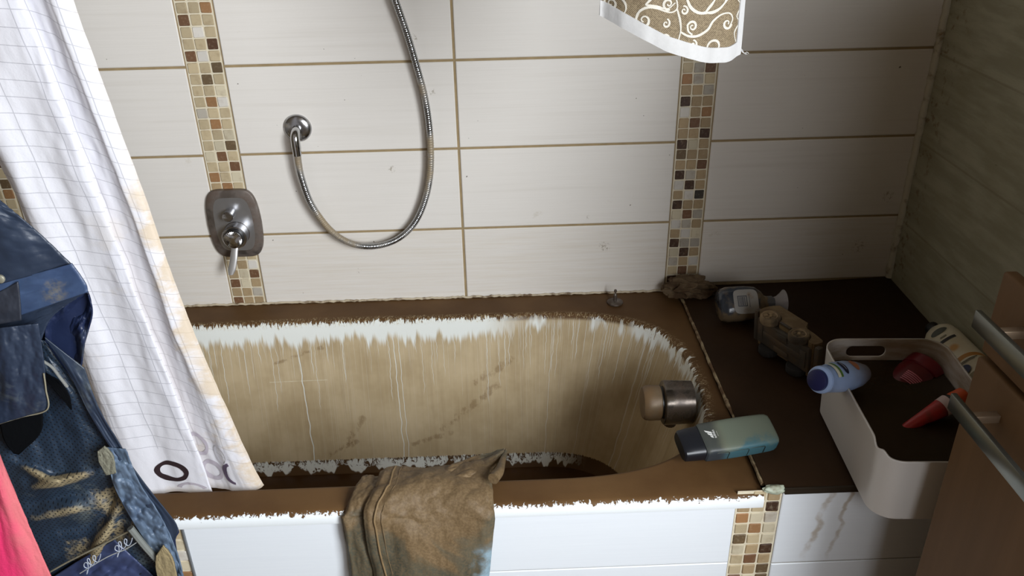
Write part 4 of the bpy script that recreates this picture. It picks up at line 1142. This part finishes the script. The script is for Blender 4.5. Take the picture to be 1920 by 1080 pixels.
def towel():
    # hangs from the rail, corner drooping into view
    YT = -.757
    def P(u, v):
        # u across, v up; lower hem follows the drooping corner
        xl = at(1127, 20, y=YT).x; xr = at(1397, 60, y=YT).x
        hem = [(0, at(1130, 30, y=YT).z), (.08, at(1148, 40, y=YT).z), (.45, at(1250, 90, y=YT).z), (.72, at(1322, 112, y=YT).z), (.9, at(1370, 113, y=YT).z), (1, at(1392, 104, y=YT).z)]
        z0 = (interp(hem, u-.03)+interp(hem, u)+interp(hem, u+.03))/3; x = xl+(xr-xl)*u
        zt = ZROD+.010; z = z0+(zt-z0)*v
        x = x + (.02*v)*(.5-u)
        y = YT - .016*math.sin(u*PI*1.15-.3)*(1-v*.5) + .010*math.exp(-(u/.10)**2) + .012*sstep(.86, 1.0, u)+.003*fbm(u*5, v*6)
        return Vector((x, y, z))
    def nrm(u, v):
        e = .004; a = P(min(1, u+e), v)-P(max(0, u-e), v); b = P(u, min(1, v+e))-P(u, max(0, v-e)); n = a.cross(b).normalized(); return n if n.y < 0 else -n
    NU, NV = 70, 150; V, F = [], []
    for j in range(NV+1):
        for i in range(NU+1): V.append(P(i/NU, (j/NV)**1.0))
    for j in range(NV):
        for i in range(NU): a = j*(NU+1)+i; F.append((a, a+1, a+NU+2, a+NU+1))
    k = NT('tan_brocade', .75, spec=.25)
    X = k.xyz(k.obj()); w = k.m2('SINE', k.mul(k.add(X[0], X[2]), 2600.0), 0.0); w2 = k.noise(scale=420, detail=2)
    f = k.add(k.mul(w, .22), w2); k.base(k.mix(k.ss(f, .2, .8), lin((84, 71, 53)), lin((130, 115, 91)))); k.bump(f, .5, .0008)
    t = thing('hanging_towel', 'tan cloth with white scroll pattern and white hem, hanging over the tub at the top', 'towel', (0, 0, 0))
    o = mesh('cloth', V, F, k.m, t); m = o.modifiers.new('s', 'SOLIDIFY'); m.thickness = .0015; m.offset = 0
    # pattern, woven into the same cloth: flat ribbons on its face
    px0, px1 = 1127, 1397
    def uvof(cx, cy):       # a place on the cloth face, given in the pattern sheet's own units (270 wide)
        x, y = cx/4.5-47, cy/4.5
        u = x/270; p = at(1127+x, y, y=YT-.012); z0 = P(max(0, min(1, u)), 0).z; zt = ZROD+.010
        return u, (p.z-z0)/(zt-z0)
    Vp, Fp = [], []
    def ribbon(pts, wd):
        pts = catmull([(a, b, 0) for a, b in pts], max(14, len(pts)*7)); b0 = len(Vp); n = len(pts)
        for i, p in enumerate(pts):
            d = (pts[min(i+1, n-1)]-pts[max(i-1, 0)]).normalized(); nn = Vector((-d.y, d.x, 0)); w_ = wd*(.55+.45*math.sin(PI*min(1, i/n*1.4+.1)))
            for sg in (-1, 1):
                q = p+nn*w_*sg; u, v = uvof(q.x, q.y); u = max(.0, min(.985, u)); v = max(.004, v)
                pp = P(u, v)+nrm(u, v)*.0012; Vp.append(pp)
        for i in range(n-1): Fp.append((b0+2*i, b0+2*i+1, b0+2*i+3, b0+2*i+2))
    def spiral(cx, cy, r, turns, a0, sg, wd=8, tail=None):
        pts = [(cx+r*(1-i/24*.86)*math.cos(a0+sg*turns*2*PI*i/24), cy+r*(1-i/24*.86)*1.15*math.sin(a0+sg*turns*2*PI*i/24)) for i in range(25)]
        if tail: pts = list(tail)+pts
        ribbon(pts, wd)
    spiral(300, 50, 52, 1.4, 3.5, -1, 10, [(300, -60), (262, -20)])
    ribbon([(330, -30), (395, 20), (412, 90), (375, 165)], 9)
    spiral(555, 170, 62, 1.3, 3.6, -1, 11, [(560, 60), (510, 110)])
    ribbon([(500, 150), (520, 95), (580, 60), (650, 65), (720, 90), (780, 100), (820, 60), (800, -40)], 11)
    ribbon([(560, 40), (620, -30), (650, -60)], 10); ribbon([(560, 40), (640, 50), (740, 70), (800, 20)], 9)
    spiral(745, 30, 46, 1.3, 1.2, 1, 10); ribbon([(820, 75), (850, 170), (860, 260), (835, 380)], 9)
    spiral(735, 195, 34, 1.2, 4.9, 1, 9); spiral(877, 85, 34, 1.3, 4.4, 1, 9); spiral(955, 220, 42, 1.3, 3.3, 1, 10, [(0+960, 290), (925, 260)])
    ribbon([(860, 265), (930, 300), (1010, 300), (1090, 250), (1130, 180), (1200, 125), (1270, 120), (1305, 170), (1280, 235)], 11)
    spiral(1258, 205, 44, 1.1, .2, 1, 10); ribbon([(890, -20), (930, 60), (1000, 105), (1090, 105), (1180, 70), (1250, -10)], 13)
    ribbon([(1060, 100), (1110, 30), (1150, -40)], 12); ribbon([(1040, 100), (1120, 110), (1200, 60), (1240, -40)], 8)
    spiral(975, 375, 34, 1.3, 4.6, 1, 9); spiral(745, 325, 42, 1.0, 2.8, 1, 9); spiral(1165, 400, 66, .9, 3.0, 1, 10)
    ribbon([(1340, -30), (1352, 20), (1378, 50)], 8); ribbon([(1372, 110), (1352, 160), (1380, 200)], 8); ribbon([(1370, 240), (1340, 300), (1365, 380)], 8)
    for (y_) in (-180, -380, -620):
        for (x_) in (300, 560, 830, 1090, 1290):
            spiral(x_+(y_ % 90), y_, 60, 1.4, x_ % 6, 1 if x_ % 20 else -1, 10); ribbon([(x_-60, y_+80), (x_, y_+110), (x_+90, y_+60), (x_+110, y_-50)], 9)
    mesh('scroll_pattern', Vp, Fp, plain('white_weave', (178, 172, 160), .7, scale=200), o)
    # hems
    hm = plain('white_hem', (168, 166, 164), .8, var=.06, scale=160, bump=.4)
    V, F = [], []; n = 90
    for i in range(n+1):
        u = i/n
        for vz, off in ((-.001, .0), (-.0012, .0022), (.010, .0028), (.0185, .0022), (.0185, 0), (-.001, -.003)):
            p = P(u, 0); q = P(u, 1); vv = vz/(q.z-p.z); pt = P(u, max(0, vv)); pt.z += vz if vv < 0 else 0
            V.append(pt+nrm(u, max(0, vv))*off)
    for i in range(n):
        for j in range(6): q = (j+1) % 6; F.append((i*6+j, (i+1)*6+j, (i+1)*6+q, i*6+q))
    mesh('bottom_hem', V, F, hm, t)
    V, F = [], []; n = 120
    for i in range(n+1):
        v = i/n
        for uu, off in ((.955, .0024), (1.002, .0024), (1.004, 0), (1.002, -.003), (.955, 0)):
            V.append(P(uu, v)+nrm(min(1, uu), v)*off)
    for i in range(n):
        for j in range(5): q = (j+1) % 5; F.append((i*5+j, i*5+q, (i+1)*5+q, (i+1)*5+j))
    mesh('side_hem', V, F, hm, t)
    c = P(.99, .01)
    for q in range(3):
        r = random.Random(q); pts = [c+Vector((.002*j*(1+.2*q), -.001, -.0016*j+r.uniform(-.002, .002))) for j in range(6)]
        tube('loose_thread', catmull(pts, 16), .0004, hm, t, 5)
towel()

# ------------------------------------------------------------------ jeans draped over the front rim
def jeans():
    t = thing('muddy_jeans', 'pair of mud-soaked jeans draped over the front rim of the bathtub', 'jeans', (0, 0, 0))
    k = NT('mud_soaked_denim', .62, spec=.35); o = k.obj(); X = k.xyz(o)
    n = k.noise(o, 7, 6, .62, dist=.6); n2 = k.noise(o, 240, 3, .6); n3 = k.noise(o, 1, 5, .6, sx=26, sy=26, sz=5)
    den = k.mix(k.ss(n3, .35, .7), lin((84, 82, 68)), lin((62, 62, 52)))
    pale = k.mul(k.ss(k.add(X[0], k.mul(k.sub(k.noise(o, 22, 5, .6), .5), .10)), .020, .050), k.ss(k.add(X[2], k.mul(k.sub(n, .5), .1)), -.235, -.28))
    den = k.mix(pale, den, lin((138, 164, 178)))
    mudc = k.mix(k.ss(n2, .35, .7), lin((100, 80, 54)), lin((117, 96, 68)))
    lowz = k.add(.56, k.mul(k.add(X[2], .20), 1.6))
    f = k.ss(k.add(n, k.mul(k.add(X[2], .215), 2.2)), .40, .56)
    f = k.mx(k.mul(f, .95), k.mul(k.ss(n2, .36, .56), .38))
    f = k.mul(f, k.inv(k.mul(pale, .75)))
    k.base(k.mix(f, den, mudc)); k.bump(k.add(k.mul(n2, .5), n3), .5, .0016); mt = k.m
    def drape(name, xl, xr, off, seed, nu=90, nv=150, amp=1.0, xlo=None):
        path = catmull([(0, -.645, -.262), (0, -.652, -.222), (0, -.664, -.188-.0), (0, -.682, -.1735), (0, -.715, -.171), (0, -.745, -.1735), (0, -.767, -.184), (0, -.775, -.203), (0, -.7775, -.26), (0, -.779, -.34), (0, -.780, -.42), (0, -.780, -.52)], nv+1)
        V, F = [], []
        for i in range(nv+1):
            v = i/nv; p = path[i]; T = (path[min(i+1, nv)]-path[max(0, i-1)]).normalized(); N = Vector((0, T.z, -T.y)); N = -N if (N.y > 0 and p.y < -.75) or (N.z < 0 and p.y > -.75) else N
            a, b = interp(xl, v), interp(xr, v)
            for j in range(nu+1):
                u = j/nu; x = a+(b-a)*u
                h = off
                # shallow swags that sweep from the upper left down to the right
                sw = math.sin((v*17+math.sin(u*PI)*1.5-u*1.2)+.9*fbm(u*2, v*3, seed))
                h += amp*.0058*sw*math.sin(PI*min(1, u*1.1))*sstep(.1, .3, v)
                h += amp*.005*abs(fbm(u*2.5+seed, v*5, 2))+.0016*fbm(u*14, v*22, seed)
                edge = min(u, 1-u); h -= .006*(1-sstep(0, .05, edge))
                V.append(Vector((x+.002*fbm(v*9, u*3, seed), p.y, p.z))+N*h)
        for i in range(nv):
            for j in range(nu):
                a_ = i*(nu+1)+j; F.append((a_, a_+nu+1, a_+nu+2, a_+1))
        ob = mesh(name, V, F, mt, t); m = ob.modifiers.new('s', 'SOLIDIFY'); m.thickness = .0035; m.offset = -1
        return ob, np.array(V).reshape(nv+1, nu+1, 3)
    drape('back_leg', [(0, -.175), (.25, -.178), (.45, -.196), (.6, -.204), (.75, -.203), (1, -.207)], [(0, -.08), (1, -.10)], -.004, 5.2, 50, 130, 1.0)
    ob, G = drape('front_leg', [(0, -.14), (.2, -.14), (.4, -.150), (.5, -.163), (.62, -.166), (.8, -.160), (1, -.150)], [(0, .045), (.25, .052), (.5, .060), (.62, .060), (.75, .052), (.85, .040), (1, .02)], .011, 1.3, amp=1.5)
    # raised seam down the leg
    P = []
    for i in range(30, 150, 2):
        v = i/150; u = interp([(0, .11), (.4, .13), (.6, .085), (.75, .11), (1, .24)], v); j = u*90; j0 = int(j); p = G[i, j0]*(1-(j-j0))+G[i, j0+1]*(j-j0)
        P.append(Vector(p)+Vector((0, -.002, .001)))
    tube('seam', catmull(P, 160), .0017, muddy('seam_thread', (122, 100, 68), (98, 78, 52), .4, .7, 40), t, 8)
    for dx in (.012,):
        P2 = [p+Vector((dx, 0, 0)) for p in P]; tube('stitching', catmull(P2, 120), .0006, plain('stitch', (112, 92, 64), .8), t, 6)
    # twisted corner of the waistband standing up on the basin side
    V, F = [], []; nu, nv = 60, 60
    A = [at(820, 892, y=-.70), at(845, 876, y=-.672), at(880, 862, y=-.650), at(915, 850, y=-.635), at(947, 842, y=-.625)]
    B = [at(840, 915, y=-.735)+Vector((0, 0, -.014)), at(872, 905, y=-.735)+Vector((0, 0, -.014)), at(905, 900, y=-.725)+Vector((0, 0, -.012)), at(926, 890, y=-.700)+Vector((0, 0, -.006)), at(938, 870, y=-.655)]
    Ac, Bc = catmull(A, nu+1), catmull(B, nu+1)
    for i in range(nu+1):
        for j in range(nv+1):
            u, v = i/nu, j/nv; p = Ac[i].lerp(Bc[i], v)
            h = .010*math.sin(PI*v)*(1-.3*u)+.004*math.sin(v*11+u*4)*math.sin(PI*u)+.003*fbm(u*6, v*6, 9)
            V.append(p+Vector((0, -.35*h, h)))
    for i in range(nu):
        for j in range(nv): a_ = i*(nv+1)+j; F.append((a_, a_+1, a_+nv+2, a_+nv+1))
    ob = mesh('waistband_corner', V, F, mt, t); m = ob.modifiers.new('s', 'SOLIDIFY'); m.thickness = .004; m.offset = 0
    P = catmull([Vector(p) for p in (at(925, 898, y=-.742), at(936, 885, y=-.72), at(941, 868, y=-.68), at(946, 852, y=-.64), at(949, 843, y=-.625))], 30)
    tube('rolled_edge', P, lambda s: .010*(1-s*.75), mt, t, 16)
jeans()

# ------------------------------------------------------------------ clothes hanging close by on the left
def patch(name, Lp, Rp, y0, mat, parent, nu=60, nv=90, fold=0.0, fs=(3, 3), seed=0, bulge=0.0, thick=.0016, yt=0.0, fine=.0006, fn=None):
    """a hanging piece of cloth between two edges (given as points in the camera's view), near the plane y0"""
    def res(P, n):
        Q = [Vector((a, b, 0)) for a, b in P]; Q = Q if len(Q) < 3 else catmull(Q, max(40, len(Q)*12)); L_ = [0]
        for a, b in zip(Q, Q[1:]): L_.append(L_[-1]+(b-a).length)
        out = []; j = 0
        for i in range(n+1):
            s = L_[-1]*i/n
            while j < len(Q)-2 and L_[j+1] < s: j += 1
            f = (s-L_[j])/max(L_[j+1]-L_[j], 1e-9); out.append(Q[j].lerp(Q[j+1], max(0, min(1, f))))
        return out
    A, B = res(Lp, nv), res(Rp, nv); V, F, U, Vv, Rg = [], [], [], [], []
    for i in range(nv+1):
        for j in range(nu+1):
            u, v = j/nu, i/nv; p = A[i].lerp(B[i], u)
            e = min(1, min(u, 1-u, v, 1-v)*9)
            y = y0+yt*v-bulge*math.sin(PI*u)-fold*fbm(u*fs[0]+seed, v*fs[1], seed)*(.35+.65*e)-fine*fbm(u*26, v*30, seed+3)
            rg = fn(u, v, p.x, p.y) if fn else 0.0; y -= rg; Rg.append(rg/.014)
            V.append(at(p.x, p.y, y=y)); U.append(u); Vv.append(v)
    for i in range(nv):
        for j in range(nu): a = i*(nu+1)+j; F.append((a, a+nu+1, a+nu+2, a+1))
    o = mesh(name, V, F, mat, parent); fattr(o, 'pu', U); fattr(o, 'pv', Vv); fattr(o, 'ridge', Rg)
    m = o.modifiers.new('s', 'SOLIDIFY'); m.thickness = thick; m.offset = 0
    return o
def navy(name, a=(27, 35, 50), b=(42, 51, 66), mud=(100, 92, 70), amt=.42, rough=.45, patches=(), mesh_holes=False, mudscale=9, ridge=False):
    k = NT(name, rough, spec=.35); o = k.obj(); X = k.xyz(o)
    n = k.noise(o, 6, 5, .6); n2 = k.noise(o, mudscale, 6, .68, dist=.5); n3 = k.noise(o, 160, 3)
    c = k.mix(k.ss(n, .3, .7), lin(a), lin(b))
    # greyish silt film in the creases
    c = k.mix(k.mul(k.ss(n2, .56, .74), amt*1.6), c, lin((98, 104, 100)))
    mk = 0.0
    for (p, r) in patches:
        q = [k.sub(X[i], p[i]) for i in (0, 2)]
        d = k.m2('SQRT', k.add(k.mul(q[0], q[0]), k.mul(q[1], q[1])), 0.0)
        mk = k.mx(mk, k.ss(k.add(k.m2('DIVIDE', d, r), k.mul(k.sub(k.noise(o, 34, 6, .75, dist=.8), .5), 3.4)), 1.15, .35))
    mk = k.mul(mk, k.ss(k.noise(o, 90, 4, .7), .32, .58))
    if ridge: mk = k.mx(mk, k.ss(k.add(k.attr('ridge'), k.mul(k.sub(k.noise(o, 60, 5, .7), .5), .6)), .30, .62))
    c = k.mix(k.mul(mk, .72 if ridge else .5), c, lin(mud))
    if mesh_holes:
        sc = 1/.0074
        fx = k.sub(k.m2('FRACT', k.add(k.mul(k.add(X[0], X[2]), sc), 1000.0), 0.0), .5); fz = k.sub(k.m2('FRACT', k.add(k.mul(k.sub(X[0], X[2]), sc), 1000.0), 0.0), .5)
        dd = k.m2('SQRT', k.add(k.mul(fx, fx), k.mul(fz, fz)), 0.0); hole = k.ss(dd, .27, .17)
        c = k.mix(k.mul(hole, .8), c, lin((20, 22, 26)))
        k.bump(k.add(k.mul(hole, -1.0), k.mul(n3, .4)), .4, .0008)
    else: k.bump(k.add(n3, k.mul(n2, 2.0)), .22, .0010)
    k.base(c); k.put(k.b.inputs['Roughness'], k.add(rough, k.mul(mk, .3)))
    return k.m
def jacket():
    Y = -1.02
    t = thing('rain_jacket', 'muddy navy rain jacket with mesh lining, hanging at the left in front of the curtain', 'jacket', (0, 0, 0))
    q = lambda x, y: at(x, y, y=Y)
    N1 = navy('navy_shell', patches=((q(82, 760), .012),))
    N2 = navy('navy_lining', (17, 24, 46), (25, 34, 60), amt=.15)
    N3 = navy('navy_mesh_lining', (24, 36, 50), (36, 48, 62), amt=.35, ridge=True, patches=((q(200, 950), .024), (q(215, 1000), .024), (q(160, 1040), .026), (q(170, 1080), .02)), mesh_holes=True, mud=(146, 130, 96), mudscale=12)
    N4 = navy('grey_navy_facing', (44, 58, 82), (84, 98, 114), amt=.45)
    DK = plain('pocket_shade_black', (7, 8, 10), .95, spec=.05)
    # back layer: inside of the jacket seen at the right of the collar
    patch('back_layer', [(-240, 200), (-260, 500), (-260, 860), (-240, 1180)], [(0, 378), (90, 455), (162, 540), (170, 600), (152, 690), (185, 775), (250, 878), (331, 985), (329, 1015), (342, 1085), (360, 1180)], Y+.030, N2, t, 70, 110, .006, (3, 5), 1)
    # hollow inner side of the collar
    patch('collar_lining', [(160, 543), (120, 568), (88, 605), (84, 640)], [(166, 552), (173, 588), (160, 640), (152, 692)], Y+.020, N2, t, 40, 60, .010, (3, 3), 4, fn=lambda u, v, x, y: -.012*math.sin(PI*u))
    # mesh-lined front panel
    def folds(u, v, x, y):
        g = lambda x0, y0, sx, sy, a, ang=0: a*math.exp(-(((x-x0)*math.cos(ang)+(y-y0)*math.sin(ang))/sx)**2-((-(x-x0)*math.sin(ang)+(y-y0)*math.cos(ang))/sy)**2)
        h = g(118, 900, 55, 9, .016, -.22)+g(70, 888, 40, 8, .010, .45)+g(190, 1010, 12, 80, .016, .45)+g(250, 990, 12, 60, .006, .4)
        h += g(120, 960, 80, 12, .008, -.2)-g(120, 930, 80, 10, .008, -.2)-g(150, 985, 60, 10, .007, -.2)-g(215, 930, 9, 70, .010, .35)
        return h
    patch('mesh_panel', [(-40, 590), (-40, 800), (-40, 1000), (-40, 1180)], [(85, 640), (150, 735), (205, 820), (232, 900), (285, 1000), (350, 1120), (370, 1180)], Y+.004, N3, t, 120, 140, .008, (3, 5), 2, .0, fn=folds, fine=.0004)
    # long shell strip running down the right
    patch('shell_edge', [(84, 632), (130, 700), (165, 770), (205, 835), (250, 905), (290, 975), (312, 1026)], [(158, 690), (186, 765), (220, 825), (252, 880), (290, 930), (331, 984), (329, 1010)], Y-.006, N1, t, 50, 110, .003, (1.2, 3), 6, fine=.00008)
    # crinkled facing beside the zip
    patch('facing', [(196, 838), (212, 905), (240, 962), (290, 1040), (345, 1120)], [(236, 842), (262, 905), (300, 965), (330, 1030), (352, 1110)], Y-.009, N4, t, 40, 110, .009, (1.6, 11), 8, fine=.0002)
    # lower hem panel below the mesh
    patch('hem_panel', [(40, 1130), (75, 1100), (130, 1062), (215, 1012)], [(200, 1220), (240, 1180), (300, 1140), (318, 1108)], Y-.004, navy('hem_navy', (40, 48, 78), (60, 70, 98), amt=.35), t, 50, 60, .008, (6, 4), 9)
    def along(pts, y): return [at(a, b, y=y) for a, b in pts]
    stitch = plain('pale_stitch', (150, 152, 150), .8); tan = muddy('muddy_piping', (112, 106, 88), (84, 74, 54), .4, .8, 40)
    tube('hem_piping', catmull(along([(70, 1086), (130, 1052), (190, 1022), (248, 993)], Y-.012), 50), .0013, tan, t, 8)
    tube('hem_stitching', catmull(along([(150, 1075), (200, 1045), (235, 1030), (258, 1016)], Y-.016), 50), .0007, stitch, t, 6)
    # embroidered scrawls
    emb = plain('embroidery', (150, 156, 168), .7)
    def scrawl(x0, y0, s, ang):
        base = [(0, 8), (-4, 14), (3, 6), (6, -4), (1, -6), (-2, 0), (4, 6), (10, 2), (13, -8), (10, -11), (8, -4), (13, 4), (20, 0), (25, -8), (22, -11), (19, -4), (24, 3), (31, -1), (36, -7)]
        c, n_ = math.cos(ang), math.sin(ang)
        return catmull(along([(x0+s*(a*c-b*n_), y0+s*(a*n_+b*c)) for a, b in base], Y-.0175), 140)
    tube('embroidered_script', scrawl(218, 1030, 1.0, -.42), .0006, emb, t, 6)
    tube('embroidered_script', scrawl(160, 1062, 1.0, -.48), .0006, emb, t, 6)
    # zip: tape and teeth
    zp = along([(254, 1010), (278, 1040), (300, 1068), (325, 1100)], Y-.016); Z = catmull(zp, 40)
    tube('zip_tape', catmull(along([(244, 990), (272, 1025), (300, 1055), (335, 1094)], Y-.014), 40), .0045, plain('zip_tape', (92, 94, 90), .8), t, 8)
    bm = bmesh.new()
    for p in catmull(zp, 26): box(bm, (p.x-.0016, p.y-.002, p.z-.0009), (p.x+.0016, p.y+.001, p.z+.0009), .0003, 1)
    bobj('zip_teeth', bm, plain('black_teeth', (14, 14, 16), .4), t)
    bm = bmesh.new()
    for p in catmull(along([(80, 676), (98, 688), (112, 706), (126, 724)], Y-.024), 30): box(bm, (p.x-.0012, p.y-.002, p.z-.0007), (p.x+.0012, p.y+.001, p.z+.0007), .0002, 1)
    bobj('pocket_zip', bm, plain('dull_teeth', (120, 120, 116), .5), t)
    # flat near-black sheets: shade inside the pocket slit and mouth, put in as colour
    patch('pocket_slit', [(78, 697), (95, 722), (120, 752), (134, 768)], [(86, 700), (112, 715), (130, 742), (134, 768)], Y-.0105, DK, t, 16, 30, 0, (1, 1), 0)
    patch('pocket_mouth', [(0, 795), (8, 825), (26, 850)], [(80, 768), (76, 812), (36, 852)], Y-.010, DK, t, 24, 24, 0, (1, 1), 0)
    # upper shell: shoulder, band, flap
    patch('shoulder', [(-240, 190), (-250, 400), (-250, 600)], [(0, 376), (66, 430), (135, 496)], Y-.020, N1, t, 60, 60, .006, (3, 3), 12, bulge=.010)
    patch('shoulder_band', [(-250, 600), (-250, 640), (-250, 690)], [(135, 494), (160, 530), (165, 547), ], Y-.024, navy('worn_navy', (40, 54, 82), (58, 74, 98), amt=.5, patches=((q(124, 525), .014),)), t, 70, 30, .005, (4, 2), 14, bulge=.004)
    patch('chest', [(-250, 650), (-250, 740), (-250, 830)], [(165, 545), (100, 592), (76, 640)], Y-.018, N1, t, 60, 40, .004, (3, 3), 15)
    patch('yoke_strip', [(-50, 574), (-50, 590), (-50, 618)], [(34, 528), (38, 560), (40, 600)], Y-.030, plain('dark_strap', (30, 34, 44), .6), t, 30, 20, .002, (2, 2), 3)
    patch('pocket_flap', [(-60, 622), (-60, 700), (-60, 812)], [(72, 606), (84, 690), (88, 768)], Y-.034, N1, t, 60, 60, .006, (3, 2), 17, bulge=.006)
    tube('flap_piping', catmull(along([(-60, 814), (0, 794), (40, 782), (88, 768), (86, 730), (82, 700)], Y-.036), 80), .0009, tan, t, 8)
    # velcro patches
    vel = plain('velcro', (100, 98, 84), .95, var=.35, scale=300, bump=.9)
    patch('velcro_patch', [(184, 845), (186, 865), (200, 890)], [(196, 836), (212, 855), (218, 886)], Y-.019, vel, t, 20, 24, .001, (4, 4), 2, thick=.003)
    patch('velcro_patch', [(294, 1040), (292, 1062), (300, 1100)], [(306, 1022), (324, 1048), (336, 1100)], Y-.020, plain('tan_velcro', (122, 108, 78), .95, var=.3, scale=300, bump=.9), t, 20, 24, .001, (4, 4), 2, thick=.003)
    # press stud
    s = turned('press_stud', [(0, .005), (.002, .005), (.003, .0035)], plain('stud_metal', (150, 146, 130), .4, .6), t, 20); mm = frame((0, -1, 0), (0, 0, 1)).to_4x4(); mm.translation = at(1, 522, y=Y-.034); s.matrix_local = mm
jacket()
k = NT('pink_fleece', .85, spec=.2); o_ = k.obj(); X = k.xyz(o_); n = k.noise(o_, 9, 5, .6); nf = k.noise(o_, 400, 2)
c = k.mix(k.ss(n, .35, .75), lin((190, 42, 88)), lin((168, 36, 76)))
c = k.mix(k.mul(k.ss(k.add(k.attr('pu'), k.mul(k.sub(n, .5), .6)), .55, .95), .55), c, lin((178, 118, 108)))
k.base(c); k.bump(nf, .5, .001)
o = patch('pink_jumper', [(-80, 700), (-80, 860), (-80, 1000), (-80, 1200)], [(-22, 800), (8, 878), (48, 970), (98, 1085), (140, 1180)], -1.09, k.m, None, 50, 80, .006, (3, 2), 21, bulge=.012, thick=.003)
tag(o, 'bright pink knitted garment hanging at the lower left edge, in front of the navy jacket', 'garment')
